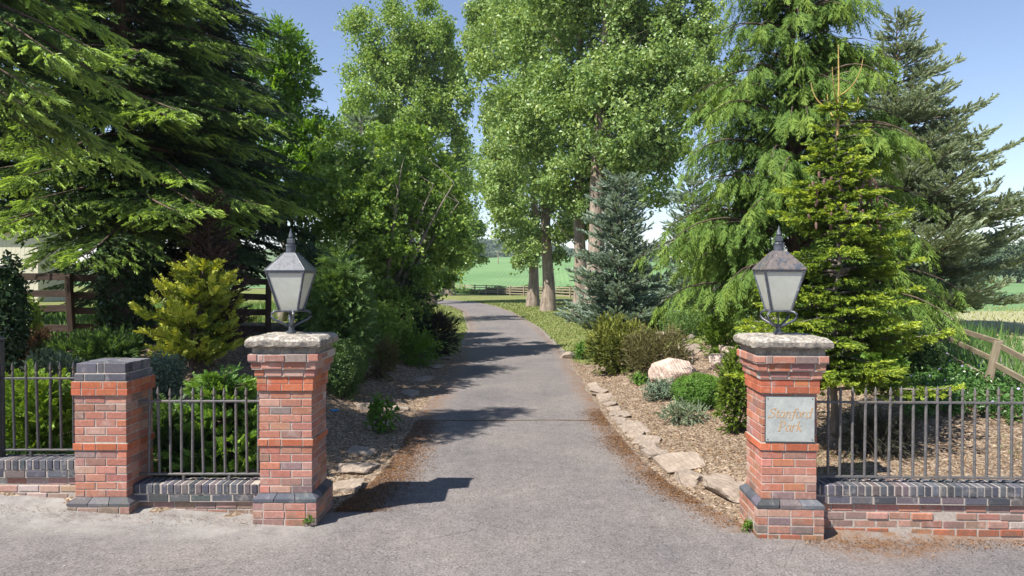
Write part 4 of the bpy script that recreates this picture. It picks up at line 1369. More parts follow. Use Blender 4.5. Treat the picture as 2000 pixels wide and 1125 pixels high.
def rk(label, px, py, sx, sy, sz, seed, mat="rock_pink", rz=0, tilt=(0, 0), flat=0.2, bury=.22):
    p = hit(px, py); rock(label, p, (sx, sy, sz), seed, M[mat], rz, flat, tilt=tilt, bury=bury)
rk("large pale pink sandstone boulder beside the round box bush", 1316, 738, 1.08, .7, .74, 601, rz=.2, tilt=(0, .18))
rk("upright pink stone behind the lime seedling spruce", 1404, 720, .46, .36, .55, 612, rz=.8)
rk("low buff stone between the boulder and the log on the mound", 1340, 690, .8, .55, .4, 603, "rock_slab", .3)
rk("small flat stone beside the leaning log", 1352, 692, .5, .4, .2, 604, "rock_slab", .9)
rk("pointed grey stone at the foot of the olive juniper", 1112, 700, .55, .5, .36, 605, "rock_slab", .4)
rk("broad buff rock on the mound under the weeping cypress", 1300, 668, 1.1, .8, .62, 621, "rock_slab", .5)
rk("tilted pinkish rock at the top of the mound beside the upright stone", 1420, 700, .75, .5, .5, 622, "rock_pink", 1.2, (.2, .1))
rk("brown stone half sunk in the mulch near the periwinkle", 1982, 778, .26, .24, .2, 606, "rock_pink", .4)
rk("long dark stone in the mulch behind the left gate pillar", 716, 800, .62, .35, .2, 607, "rock_slab", -.3)

def log(label, px0, py0, px1, py1, rad, seed, lift=0.0, name="log"):
    a, b = hit(px0, py0), hit(px1, py1); b = b + np.array([0, 0, lift])
    rr = np.random.default_rng(seed); n = 9
    P = a + (b - a) * np.linspace(0, 1, n)[:, None] + rr.normal(0, rad * .18, (n, 3)) + np.array([0, 0, rad * .6])
    mb = MB(seed); mb.tube(P - a, rad * (1 + rr.normal(0, .1, n)) * np.linspace(1.1, .75, n), 9)
    o = tag(mb.build(name, M["bark_grey"], None, True), label, "log"); o.location = tuple(a); return o
log("weathered log lying on the mound behind the boulder", 1348, 664, 1384, 652, .10, 1)
log("broken grey branch leaning on the mound beside the log", 1338, 672, 1325, 640, .055, 2, .42)
log("thin dead stick standing in the mulch beside the boulder", 1352, 712, 1354, 704, .018, 3, .34, "dead_stick")
log("dead branch lying in mulch in front of the grey-green juniper", 1372, 815, 1392, 828, .012, 4, .08, "dead_branch")
def stump(label, px, py, rad, hgt, seed):
    p = hit(px, py); mb = MB(seed); rr = np.random.default_rng(seed)
    mb.tube([(0, 0, -.1), (.01, 0, .1), (0, .01, hgt)], [rad * 1.25, rad, rad * .95], 11)
    o = tag(mb.build("tree_stump", M["bark_grey"]), label, "stump"); o.location = tuple(p)
stump("small sawn stump in the shade left of the periwinkle", 1796, 742, .07, .26, 5)
# crumpled blue wrapper
rr = np.random.default_rng(9); p = hit(654, 806)
bm_v = []; n = 6
for i in range(n):
    for j in range(n): bm_v.append((i / (n - 1) * .14 - .07, j / (n - 1) * .1 - .05, .015 + rr.uniform(0, .03)))
fs = [[i * n + j, (i + 1) * n + j, (i + 1) * n + j + 1, i * n + j + 1] for i in range(n - 1) for j in range(n - 1)]
mb = MB(1); mb.add(bm_v, fs); mb.add([(x, y, z + .004) for x, y, z in bm_v], [f[::-1] for f in fs])
o = tag(mb.build("wrapper", M["blue_litter"]), "crumpled blue wrapper on the mulch beside the left gate pillar", "litter"); o.location = tuple(p)
# ================================================================== trees
def B(px, py, D, rx, ry, rd=None):
    """crown lobe: centre on a sight line at depth D, radii given in photo pixels"""
    c = at(px, py, D); k = D / F
    return (c, np.array([rx * k, (rd if rd is not None else (rx + ry) / 2 * k), ry * k]))

def base_at(px, D):
    x = (px - 1000) * D / F
    return np.array([x, D, gz(x, D)])

# tall poplars of the avenue
r = np.random.default_rng(5)
def poplar(label, px, D, blobs, top, r0, seed, n, leaf, mat="poplar"):
    b = base_at(px, D)
    rr = np.random.default_rng(seed)
    pr = [proto_leaves(rr, 9, leaf * 2.3, leaf, .85) for _ in range(10)]
    return broadleaf("poplar_tree", label, "poplar tree", b, at(*top, D + .5), r0, [B(*q) for q in blobs], M[mat], M["bark_poplar"], seed, int(n * 1.25), leaf,
                     group="poplars along the drive", limbs=60, protos=pr, twigs=140, shell=.42, clump=34, sig=.145, limb_r=.04)
poplar("rightmost big poplar with a fat ridged trunk behind the blue cypress", 1166, 39,
       [(1235, 90, 39, 100, 120), (1215, 250, 39, 115, 120), (1300, 180, 38.5, 90, 95), (1370, 120, 39, 60, 75), (1395, 200, 39, 40, 60), (1270, 330, 38.5, 75, 60), (1190, -80, 40, 120, 120), (1170, 400, 40, 50, 50), (1330, 40, 39.5, 70, 60), (1240, -220, 41, 90, 90)],
       (1185, -250), .52, 401, 8200, .19)
poplar("pale-trunked poplar just left of the fat-trunked one", 1132, 43,
       [(1120, 60, 43, 120, 130), (1110, 220, 43, 120, 120), (1100, 350, 43, 100, 70), (1150, 430, 43, 60, 45), (1120, -110, 44, 110, 130), (1125, -240, 44, 80, 80)],
       (1128, -260), .40, 402, 6200, .20)
poplar("poplar with a forked bare trunk beside the grass verge", 1070, 53,
       [(1030, 40, 53, 100, 110), (1010, 180, 53, 90, 110), (1030, 310, 53, 95, 90), (1010, 390, 53, 70, 50), (1055, 480, 53, 55, 45), (1060, -100, 54, 90, 110), (1090, 420, 53, 45, 45)],
       (1078, -160), .44, 403, 4800, .22)
poplar("left poplar of the pair of bare trunks on the verge", 1040, 61,
       [(962, 60, 61, 52, 80), (990, 250, 61, 50, 90), (978, 370, 61, 42, 60), (1005, 440, 61, 40, 40), (1030, 500, 61, 30, 42), (970, -40, 61, 55, 70)],
       (1045, -90), .42, 404, 3600, .24)
poplar("tall poplar left of the drive with sky on its left side", 838, 66,
       [(760, 90, 66, 80, 80), (740, 190, 66, 70, 90), (800, 60, 66, 60, 60), (795, 200, 66, 80, 110), (850, 130, 66, 65, 85), (868, 115, 66, 36, 58), (870, 225, 66, 46, 55), (760, 290, 66, 85, 70), (860, 330, 66, 65, 80), (720, 140, 66, 35, 50)],
       (815, 30), .55, 405, 6000, .24, "poplar_far")
poplar("distant poplar at the bend with a short bare trunk", 876, 97,
       [(880, 480, 97, 65, 55), (905, 420, 97, 48, 60), (850, 430, 97, 60, 60), (900, 330, 97, 40, 60), (915, 500, 97, 32, 26), (860, 510, 97, 60, 30)],
       (885, 300), .75, 406, 3000, .30, "poplar_far")

# thin bright ash behind the left conifers
b = base_at(545, 27)
rr = np.random.default_rng(8)
broadleaf("ash_tree", "slender bright green ash rising behind the dark conifers", "ash tree", b, at(545, 60, 27), .16,
          [B(545, 95, 27, 48, 45), B(530, 170, 27, 45, 55), B(570, 140, 27, 32, 50), B(545, 260, 27, 50, 60), B(595, 200, 27, 20, 26), B(600, 280, 27, 40, 40), B(630, 270, 27, 22, 30), B(560, 350, 27, 70, 60), B(620, 350, 27, 55, 50)],
          M["ash"], M["bark_grey"], 421, 2300, .1, limbs=50, twigs=200, protos=[proto_pinnate(rr, 4, .44, .19, .08) for _ in range(8)], shell=.3, limb_r=.03)

# spreading maple left of the drive
b = base_at(745, 22)
rr = np.random.default_rng(9)
broadleaf("maple_tree", "bushy many-stemmed field maple overhanging the drive's left edge", "maple tree", b, at(745, 330, 22), .16,
          [B(640, 420, 21, 90, 85), B(720, 350, 22, 90, 80), B(800, 390, 23, 85, 80), B(700, 450, 21, 110, 70), B(800, 460, 22.5, 90, 65), B(870, 410, 24, 50, 65), B(880, 480, 24, 45, 45), B(610, 500, 21, 60, 60), B(780, 290, 24, 60, 55), B(660, 300, 23, 60, 55), B(850, 350, 24, 45, 50), B(690, 560, 21, 85, 55), B(790, 560, 22, 75, 55), B(850, 540, 24, 45, 40)],
          M["maple"], M["bark_grey"], 431, 5600, .1, limbs=90, twigs=320, extra_stems=7, protos=[proto_leaves(rr, 8, .17, .115, .85) for _ in range(10)], shell=.5, limb_r=.012, clump=18, sig=.17)

# the dark conifers on the left
prof_s = lambda R0: (lambda f: R0 * (1 - f) ** .85 * (1 - .25 * max(0, .12 - f) / .12) + .12)
spr = dict(style="shoot", nl=.052, nw=.019, ns=15, slen=.20, scale=1.2, per=11, spacing=.36, sec_step=.15, shoot_step=.125, sec_len=.48, sec_cap=1.15)
g_ = "conifers behind the left wall"
conifer("spruce_tree", "leftmost spruce, only its bright-tipped right boughs reaching in from the left edge", "spruce tree", np.array([-7.3, 8.45, gz(-7.3, 8.45)]), 11.6, lambda f: 3.9 * (1 - f) ** .85 + .12, M["spruce"], M["bark_dark"], 441, z0=4.6, prune=lambda q, r: q[1] < 7.1, r0=.22, rise=.10, droop=.55, tipup=.12, sec_droop=.3, tipfresh=1.15, tbase=.2, group=g_, **spr)
conifer("spruce_tree", "tall dark spruce with an ivy-clad trunk in front of the dark fence", "spruce tree", base_at(243, 15.0), 11.4, lambda f: 4.6 * (1 - f) ** .62 + .1, M["spruce"], M["bark_dark"], 442, z0=2.7, zjit=2.2, lvar=(.35, 1.12), r0=.26, rise=.12, droop=.46, tipup=.14, sec_droop=.3, tipfresh=1.15, tbase=.16, group=g_, **spr)
conifer("spruce_tree", "darkest spruce, rearmost on the left, in front of the bright ash", "spruce tree", base_at(372, 19.0), 14.5, lambda f: 3.9 * (1 - f) ** .7 + .1, M["spruce_dark"], M["bark_dark"], 443, z0=1.8, zjit=2.2, lvar=(.4, 1.12), r0=.24, rise=.10, droop=.46, tipup=.14, sec_droop=.25, tipfresh=.65, tbase=.2, group=g_, **spr)
conifer("spruce_tree", "spruce standing behind the dark fence at the photo's left edge", "spruce tree", np.array([-14.6, 18.6, gz(-14.6, 18.6)]), 13.5, lambda f: 4.2 * (1 - f) ** .7 + .1, M["spruce"], M["bark_dark"], 447, z0=3.6, r0=.24, rise=.10, droop=.46, tipup=.14, sec_droop=.25, tipfresh=1.0, tbase=.16, group=g_, **spr)
conifer("dead_conifer", "dying purple-brown conifer behind the golden cypress", "dead conifer", base_at(410, 13.3), 3.2, lambda f: .62 * (1 - f) ** .5 + .05, M["purple"], M["bark_dark"], 444, z0=.1, spacing=.17, per=9, r0=.06, rise=.9, droop=.25, tipup=.0, style="plume", sec_step=.07, shoot_step=.08, nl=.06, nw=.012, ns=9, slen=.14, tipfresh=.4, tbase=.25)

# right side
pr_n = lambda f: 2.85 * (1 - f) ** .88 + .15
conifer("weeping_cypress", "tall weeping cypress with hanging sprays behind the plaque pillar", "cypress tree", base_at(1548, 13.8), 10.6, pr_n, M["nootka"], M["bark_dark"], 451, z0=1.25, spacing=.25, per=7, r0=.15, rise=.75, droop=.55, tipup=-.12,
        style="frond", slen=.38, nl=.13, nw=.022, scale=.95, sec_step=.125, shoot_step=.15, sec_len=.34, sec_droop=.5, hang=.35, tipfresh=.6, tbase=.25, lean=(-.1, 0))
conifer("lime_spruce", "young lime-green spruce with brown cones just behind the railing", "spruce tree", base_at(1634, 9.75), 4.75, lambda f: 1.55 * (1 - f) ** .82 * min(1, .62 + f * 2.4) + .05, M["spruce_lime"], M["bark_grey"], 452, z0=.95, zjit=2.4, lvar=(.5, 1.15), spacing=.20, per=10, r0=.055, rise=.22, droop=.30, tipup=.15,
        style="shoot", nl=.045, nw=.015, ns=11, slen=.10, scale=1.15, sec_step=.078, shoot_step=.068, sec_len=.46, tipfresh=.85, tbase=.16, leader=24)
conifer("blue_cypress", "blue-grey cypress beside the verge in front of the fat poplar trunk", "cypress tree", base_at(1212, 26), 6.2, lambda f: 2.05 * (1 - f) ** .62 + .12, M["blue"], M["bark_grey"], 453, z0=.35, spacing=.24, per=8, r0=.12, rise=.42, droop=.25, tipup=.12,
        style="plume", nl=.11, nw=.034, ns=14, slen=.25, scale=1.1, sec_step=.17, shoot_step=.16, sec_len=.45, tipfresh=.5, tbase=.25, lvar=(.45, 1.15))
conifer("cedar_tree", "wide grey-green cypress with open tiers against the sky on the right", "cypress tree", base_at(1748, 24), 10.6, lambda f: 5.2 * (1 - f) ** .85 + .15, M["cedar"], M["bark_dark"], 454, z0=.8, spacing=.40, per=8, sec_cap=1.0, r0=.22, zjit=1.6, lvar=(.5, 1.12), rise=.30, droop=.26, tipup=.20,
        style="plume", nl=.11, nw=.030, ns=14, slen=.27, scale=1.2, sec_step=.165, shoot_step=.14, sec_len=.44, tipfresh=.5, tbase=.2)
conifer("blue_cypress", "farther blue-grey cypress half hidden behind the weeping cypress's left side", "cypress tree", base_at(1352, 30), 6.5, lambda f: 2.2 * (1 - f) ** .7 + .12, M["blue"], M["bark_grey"], 455, z0=.4, spacing=.28, per=7, r0=.13, rise=.42, droop=.25, tipup=.12,
        style="plume", nl=.13, nw=.04, ns=11, slen=.27, scale=1.1, sec_step=.2, shoot_step=.18, sec_len=.45, tipfresh=.5, tbase=.25, lvar=(.45, 1.15))
conifer("blue_cypress", "grey-blue cypress rising behind the bushy maple left of the drive", "cypress tree", base_at(705, 26), 7.6, lambda f: 2.3 * (1 - f) ** .6 + .12, M["blue"], M["bark_grey"], 456, z0=.4, spacing=.28, per=7, r0=.13, rise=.42, droop=.25, tipup=.12,
        style="plume", nl=.13, nw=.04, ns=11, slen=.27, scale=1.1, sec_step=.2, shoot_step=.18, sec_len=.45, tipfresh=.5, tbase=.25, lvar=(.45, 1.15))
bh = base_at(770, 41)  # mostly hidden tree, added to cast shade on the drive and fill a gap
broadleaf("hidden_shade_tree", "mostly hidden tree added behind the maple to shade the drive", "tree", bh, bh + np.array([0, 0, 7.0]), .2,
          [(bh + np.array(q[:3]), np.array([q[3]] * 2 + [q[4]])) for q in ((0, 0, 5.5, 3.0, 3.2), (-2.2, .5, 4, 2.2, 2.6), (2.0, -.5, 3.8, 2.0, 2.6), (.3, .3, 8, 2.0, 1.8))], M["maple"], M["bark_dark"], 461, 1500, .16, tuft=.4, limbs=40, shell=.4, clump=20, sig=.17)
# bare young shoots and cones on the lime spruce
ls = [o for o in bpy.data.objects if o.name == "lime_spruce"][0]
W = Wood(); rr = np.random.default_rng(4)
for k in range(5):
    a = k * 1.26 + .3; z = 4.35 + .10 * k
    p0 = np.array([0, 0, z]); e = np.array([math.cos(a) * .34, math.sin(a) * .34, z + .42])
    W.add(bez(p0, p0 + (e - p0) * np.array([.9, .9, .2]), e, 7), np.linspace(.010, .005, 7), 6)
W.add(np.array([[0, 0, 4.2], [.01, 0, 4.9], [0, 0, 5.45]]), np.array([.018, .012, .006]), 7)
W.obj("young_shoot", M["stem_yellow"], ls)
mb = MB(6)
rings = []
for z, q in ((0, .004), (-.012, .016), (-.04, .021), (-.08, .019), (-.11, .012), (-.125, .002)):
    rings.append([(q * (1 + .12 * (k % 2)) * math.cos(k * .628), q * (1 + .12 * (k % 2)) * math.sin(k * .628), z) for k in range(10)])
mb.loft(rings[::-1])
c0 = None
for k in range(46):
    z = rr.uniform(2.95, 3.75); f = z / 4.75; a = rr.uniform(-2.9, .2); q = (1.55 * (1 - f) ** .82) * rr.uniform(.55, .98)
    if c0 is None: c = c0 = mb.build("cone", M["cone"], ls)
    else: c = c0.copy(); COL.objects.link(c); c.parent = ls
    c.location = (q * math.cos(a), q * math.sin(a), z); c.rotation_euler = (rr.normal(0, .2), rr.normal(0, .2), rr.uniform(0, 6)); c.scale = (.85,) * 3

# ivy on the spruce trunk, ivy mound at the left edge
sa = [o for o in bpy.data.objects if o.name == "spruce_tree.001"][0]
n = 900; a = rr.uniform(0, 6.28, n); z = rr.uniform(0, 2.3, n) ; q = .26 + rr.uniform(0, .16, n) + .12 * (1 - z / 2.3)
P = np.stack([q * np.cos(a), q * np.sin(a), z], 1)
st = stamp(rr, [proto_leaves(rr, 6, .08, .085, .9) for _ in range(5)], P, unit(np.stack([np.cos(a), np.sin(a), np.full(n, .3)], 1)), rr.uniform(.7, 1.3, n), rr.uniform(0, 6, n))
leaf_obj("ivy", M["ivy"], [st], [rr.uniform(.2, .7, n)], sa, rr)

# far trees
for i, (px, D, y0, w) in enumerate([(1935, 150, 492, 26), (1962, 165, 484, 30), (1990, 150, 478, 30), (1905, 175, 498, 26), (2020, 160, 474, 34), (1870, 190, 500, 30)]):
    lab = ["hedgerow oak on the skyline, left of the tallest pair", "hedgerow oak on the skyline between two taller ones", "tall hedgerow oak on the skyline near the right edge", "low hedgerow tree behind the wide grey-green cypress", "tallest hedgerow oak at the extreme right edge", "farthest hedgerow tree seen through the grey-green cypress"][i]
    b = base_at(px, D)
    broadleaf("hedgerow_tree", lab, "oak tree", b, at(px, y0 + 8, D), .4, [B(px, (y0 + 535) / 2, D, w, (545 - y0) / 2), B(px - 8, y0 + 22, D, w * .6, 18), B(px + 10, y0 + 18, D, w * .6, 18)], M["hill"], M["bark_dark"], 470 + i, 420, .5, tuft=1.1, per=8, group="hedgerow trees on the horizon", limbs=8)

# wooded hills
hx = np.linspace(-420, 900, 220); hy = np.linspace(520, 1100, 60)
HX, HY = np.meshgrid(hx, hy)
def hillz(X, Y):
    prof = np.interp(X, [-420, -120, -50, 0, 40, 75, 110, 200, 900], [30, 41, 42, 41, 36, 27, 24, 22, 20])
    return prof * S(560, 860, Y) * (1 - .5 * S(930, 1100, Y)) - 1 + 1.2 * np.sin(X * .021) * np.sin(Y * .017)
HZ = hillz(HX, HY)
ix = np.arange(HX.size).reshape(HX.shape)
q = np.stack([ix[:-1, :-1], ix[:-1, 1:], ix[1:, 1:], ix[1:, :-1]], -1).reshape(-1, 4)
tag(link("hills", mesh_np("hills", np.stack([HX, HY, HZ], -1), q, M["ground_hill"] if "ground_hill" in M else m_simple("hill_pasture", (.085, .14, .055), (.15, .20, .085), .03, .95, .1, 0), smooth=True)), "distant low hills", None, None, "structure")
n = 5200
X = rr.uniform(-110, 170, n); Y = rr.uniform(590, 930, n)
k = (np.sin(X * .06 + Y * .013) + np.sin(Y * .035 - X * .02) + rr.normal(0, .35, n)) > -.75
X, Y = X[k], Y[k]
P = np.stack([X, Y, hillz(X, Y) + 2.6], 1)
pr = [proto_leaves(rr, 26, 3.6, 2.3, .9) for _ in range(8)]
st = stamp(rr, pr, P, np.tile([0, 0, 1.], (len(P), 1)) + rr.normal(0, .2, P.shape), rr.uniform(.7, 1.35, len(P)), rr.uniform(0, 6, len(P)))
o = leaf_obj("woodland", M["hill"], [st], [rr.uniform(.1, .9, len(P))], None, rr); tag(o, "woodland covering the distant hillside", "woodland", None, "stuff")

# ================================================================== shrubs
def sh(name, label, cat, x0, x1, yt, yb, mat, seed, n, back=.5, **kw):
    p = hit((x0 + x1) / 2, yb); D = p[1]
    rx = (x1 - x0) / 2 * D / F; ry = rx * kw.pop("deep", .85)
    y = D + back * ry; x = p[0] * y / D
    z = gz(x, y)
    k = y / F
    h = (540 - yt) * k + CAM_H - z
    return shrub(name, label, cat, (x, y, z), rx, ry, h, M[mat], seed, n, **kw)
# behind the left wall
gb = base_at(372, 12.6)
conifer("golden_cypress", "golden yellow cypress shrub left of the left lantern", "cypress shrub", gb, 1.85, lambda f: .84 * (1 - f) ** .55 * min(1, .6 + f * 2) + .05, M["gold"], M["bark_dark"], 501, z0=.12, spacing=.15, per=8, r0=.05, rise=.55, droop=.25, tipup=.1,
        style="spray", slen=.20, nl=.085, nw=.030, scale=1.0, sec_step=.11, shoot_step=.11, sec_len=.42, tipfresh=.95, tbase=.12, lvar=(.4, 1.25), lean=(.25, 0))
gb = base_at(436, 8.75)
conifer("green_cypress", "bright green rounded cypress behind the middle railing", "cypress shrub", gb, 1.30, lambda f: .56 * (1 - f) ** .42 * min(1, .75 + f * 2) + .03, M["green_cy"], M["bark_dark"], 502, z0=.06, spacing=.085, per=9, r0=.035, rise=.45, droop=.3, tipup=.1,
        style="spray", slen=.125, nl=.055, nw=.021, scale=1.0, sec_step=.075, shoot_step=.075, sec_len=.42, tipfresh=.8, tbase=.2, lvar=(.7, 1.12))
sh("dark_cypress", "dark green cypress low behind the left half of the middle railing", "cypress shrub", 286, 376, 790, 936, "thuja", 503, 700, style="frond", slen=.16, nl=.07, nw=.02, lobes=6, tbase=.2, back=.8)
sh("grey_shrub", "small grey-green shrub right behind the short pillar's top", "shrub", 288, 362, 694, 800, "grey_leaf", 504, 700, style="leaf", slen=.16, leaf=.045, per=8, lobes=6, back=1.2)
sh("lime_shrub", "yellow-green leafy shrub behind the left railing", "shrub", 6, 150, 742, 902, "lime", 505, 1300, style="frond", slen=.17, nl=.08, nw=.026, lobes=8, back=.9, tbase=.4)
sh("low_juniper", "grey-green spreading juniper above the left railing's spikes", "juniper", 60, 150, 700, 790, "grey_leaf", 506, 500, style="plume", slen=.16, nl=.07, nw=.02, back=1.5)
sh("low_juniper", "dark flat juniper spread under the ivy-clad spruce", "juniper", 70, 262, 664, 722, "thuja", 507, 1100, style="plume", slen=.22, nl=.09, nw=.02, up=.15, lobes=9, tbase=.3, deep=.6)
sh("laurel_shrub", "glossy light-green shrub at the left edge beside the dark fence", "shrub", -50, 66, 572, 690, "maple", 508, 420, style="leaf", slen=.3, leaf=.13, per=7, lobes=6, tbase=.7, deep=.7)
sh("ivy_mound", "tall dark ivy mass behind the glossy shrub at the left edge", "ivy", -45, 48, 500, 735, "ivy", 509, 1500, style="leaf", slen=.2, leaf=.08, per=7, lobes=6)
sh("brown_fern", "rust-brown dead bracken at the foot of the dark fence", "bracken", 45, 90, 672, 705, "litter", 510, 160, style="frond", slen=.3, nl=.12, nw=.025, tbase=.4)
# along the drive's left side
sh("feathery_cypress", "feathery mid-green cypress right of the left lantern", "cypress tree", 600, 722, 485, 760, "thuja", 511, 2200, style="frond", slen=.30, nl=.12, nw=.024, peak=.6, lobes=9, up=-.15, tbase=.35, deep=.8)
sh("yew_shrub", "dark yew in the shade under the maple", "yew", 715, 850, 480, 690, "spruce_dark", 512, 1800, style="shoot", slen=.22, nl=.09, nw=.022, lobes=9, up=.1, tbase=.4, deep=.8)
sh("yew_shrub", "dark yew behind the feathery cypress, left of the maple stems", "yew", 570, 680, 470, 690, "spruce_dark", 513, 1400, style="shoot", slen=.22, nl=.09, nw=.022, lobes=9, up=.1, tbase=.3, deep=.8, back=1.5)
sh("cotoneaster_shrub", "small-leaved dark shrub directly right of the left gate pillar", "shrub", 636, 716, 655, 782, "dark_leaf", 514, 1500, style="leaf", slen=.15, leaf=.035, per=9, lobes=8, tbase=.45)
sh("privet_shrub", "fresh green leafy shrub beneath the maple branches", "shrub", 698, 800, 592, 705, "maple", 515, 900, style="leaf", slen=.26, leaf=.09, per=7, lobes=8, tbase=.55, up=.3)
sh("fern_clump", "bright green low fern clump in front of the blackish shrub", "fern", 760, 842, 655, 712, "ash", 516, 300, style="pinnate", slen=.4, nl=.12, nw=.04, tbase=.3, up=.2)
sh("black_shrub", "blackish bare-looking shrub at the corner of the left lawn", "shrub", 800, 896, 603, 700, "blackish", 517, 1500, style="plume", slen=.24, nl=.09, nw=.014, lobes=9, tbase=.4)
sh("heather_shrub", "brown heather low in the shade right of the small-leaved shrub", "heather", 702, 776, 665, 742, "heather", 518, 700, style="plume", slen=.18, nl=.05, nw=.012, tbase=.3)
sh("berberis_shrub", "tiny dark red berberis at the foot of the small-leaved shrub", "shrub", 692, 722, 712, 750, "purple", 519, 140, style="leaf", slen=.14, leaf=.045, per=7, tbase=.9)
sh("elder_sapling", "young bright green plant growing from mulch left of the drive", "sapling", 712, 782, 768, 848, "ash", 520, 55, style="leaf", slen=.24, leaf=.10, per=6, lobes=5, tbase=.3, peak=.5)
sh("undergrowth_bush", "large dark laurel closing the gap behind the maple", "shrub", 640, 830, 500, 640, "dark_leaf", 521, 1800, style="leaf", slen=.3, leaf=.10, per=8, lobes=9, tbase=.4, back=1.4)
# right side
sh("olive_juniper", "olive green juniper bush beside the drive on the right", "juniper", 1142, 1272, 612, 732, "juniper", 531, 1900, style="plume", slen=.15, nl=.055, nw=.022, lobes=11, tbase=.4, fresh=.7)
sh("heather_bush", "brownish heather bush right of the olive juniper", "heather", 1206, 1335, 640, 740, "heather", 532, 1700, style="plume", slen=.17, nl=.05, nw=.013, lobes=10, tbase=.4)
sh("lime_shrub", "lime yellow low conifer behind the olive juniper", "shrub", 1228, 1312, 602, 652, "lime", 533, 900, style="plume", slen=.2, nl=.08, nw=.024, lobes=8, back=.7)
sh("bluebell_clump", "small rich green clump at the left foot of the olive juniper", "plant", 1127, 1160, 673, 702, "green_cy", 534, 160, style="leaf", slen=.2, leaf=.09, per=7, tbase=.3)
sh("box_bush", "neat rounded box bush in front of the boulder", "box bush", 1314, 1425, 724, 800, "green_cy", 535, 3600, style="leaf", slen=.08, leaf=.026, per=10, lobes=3, tbase=.4, shell=.9, back=.3)
sh("rockrose_shrub", "sprawling grey-green shrub left of the box bush", "shrub", 1250, 1326, 738, 786, "grey_leaf", 536, 420, style="leaf", slen=.16, leaf=.04, per=7, tbase=.4)
sh("weed_clump", "small green weed in front of the heather bush", "plant", 1232, 1268, 728, 752, "green_cy", 537, 120, style="leaf", slen=.14, leaf=.06, per=6, tbase=.4)
sh("flat_juniper", "flat grey-green juniper on the mulch before the box bush", "juniper", 1290, 1380, 794, 830, "cedar", 538, 330, style="plume", slen=.13, nl=.045, nw=.014, up=-.1, tbase=.25, lowcut=.03)
sh("spruce_seedling", "lime-tipped seedling spruce against the plaque pillar", "spruce seedling", 1398, 1470, 686, 850, "spruce_lime", 539, 900, style="shoot", slen=.12, nl=.05, nw=.014, lobes=9, up=.2, tbase=.3, fresh=.6, peak=.4)
sh("yellow_conifer", "yellow-green conifer behind the plaque pillar's left side", "conifer shrub", 1375, 1460, 600, 700, "lime", 540, 1100, style="shoot", slen=.16, nl=.06, nw=.016, lobes=8, tbase=.35)
sh("mound_shrub", "mixed green shrub behind the logs on the mound", "shrub", 1290, 1390, 596, 664, "thuja", 541, 900, style="leaf", slen=.2, leaf=.06, per=8, lobes=8, tbase=.6, back=.8)
sh("rounded_thuja", "smooth lime thuja tucked behind the lime spruce's right side", "thuja", 1700, 1758, 640, 760, "green_cy", 542, 900, style="frond", slen=.14, nl=.06, nw=.018, lobes=5, shell=.85, tbase=.6)
sh("dark_bush", "dark shaded bush between the lime spruce and the right fence", "shrub", 1745, 1832, 640, 745, "dark_leaf", 543, 1300, style="leaf", slen=.2, leaf=.06, per=8, lobes=8, tbase=.3)
sh("hazel_bush", "pale green bush above the right fence's far end", "shrub", 1735, 1835, 545, 625, "maple", 544, 900, style="leaf", slen=.3, leaf=.09, per=8, lobes=8, tbase=.6, back=.8)
sh("bare_twigs", "tangle of dead lower twigs under the lime spruce, coloured darker for the shade there", "dead twigs", 1650, 1790, 838, 905, "blackish", 545, 420, style="plume", slen=.26, nl=.10, nw=.008, up=-.2, tbase=.6, back=.9, stem_mat=M["twig"], stems=26)  # blackish colour also stands in for the shade under the spruce
sh("pavement_weed", "tiny green weed in the joint at the left gate pillar's base", "weed", 592, 618, 1008, 1030, "ash", 551, 16, style="leaf", slen=.06, leaf=.035, per=5, stems=3, back=.1)
sh("pavement_weed", "tiny green weed at the plaque pillar's left corner", "weed", 1452, 1478, 1016, 1042, "ash", 552, 16, style="leaf", slen=.06, leaf=.035, per=5, stems=3, back=.1)
sh("bramble_sucker", "yellow-green suckers at the base of the fat poplar trunk", "plant", 1138, 1160, 618, 645, "juniper", 546, 120, style="leaf", slen=.3, leaf=.10, per=7, tbase=.6)

# bramble hedge just beyond the far fence
hb = np.array([-1.0, 100.5, gz(-1, 100.5)])
th = thing("bramble_hedge", "straggling dark bramble hedge along the far post-and-rail fence", "hedge", hb)
n = 2600
q = rr.uniform(0, 1, n); X = -14 + 30 * q; Y = 109.5 - 22 * np.clip(q - .1, 0, 1) + rr.normal(0, .35, n)
P = np.stack([X, Y, height(X, Y) + rr.uniform(0, 1, n) * (1.0 + .5 * np.sin(X * .9) * np.sin(X * .37)) * np.clip(.2 + q * 1.2, 0, 1)], 1) - hb
st = stamp(rr, [proto_leaves(rr, 8, .3, .26, .7) for _ in range(6)], P, rr.normal(0, 1, P.shape) + np.array([0, -.4, .6]), rr.uniform(.7, 1.3, n), rr.uniform(0, 6, n))
leaf_obj("foliage", M["dark_leaf"], [st], [rr.uniform(.3, 1, n)], th, rr)
W = Wood()
for k in range(14):
    i = rr.integers(0, n); p1 = P[i]; p0 = np.array([p1[0], p1[1], height(p1[0] + hb[0], p1[1] + hb[1]) - hb[2] - .1])
    W.add(bez(p0, (p0 + p1) / 2 + rr.normal(0, .1, 3), p1 + np.array([0, 0, .1]), 5), np.linspace(.03, .012, 5), 4)
W.obj("stem", M["twig"], th)

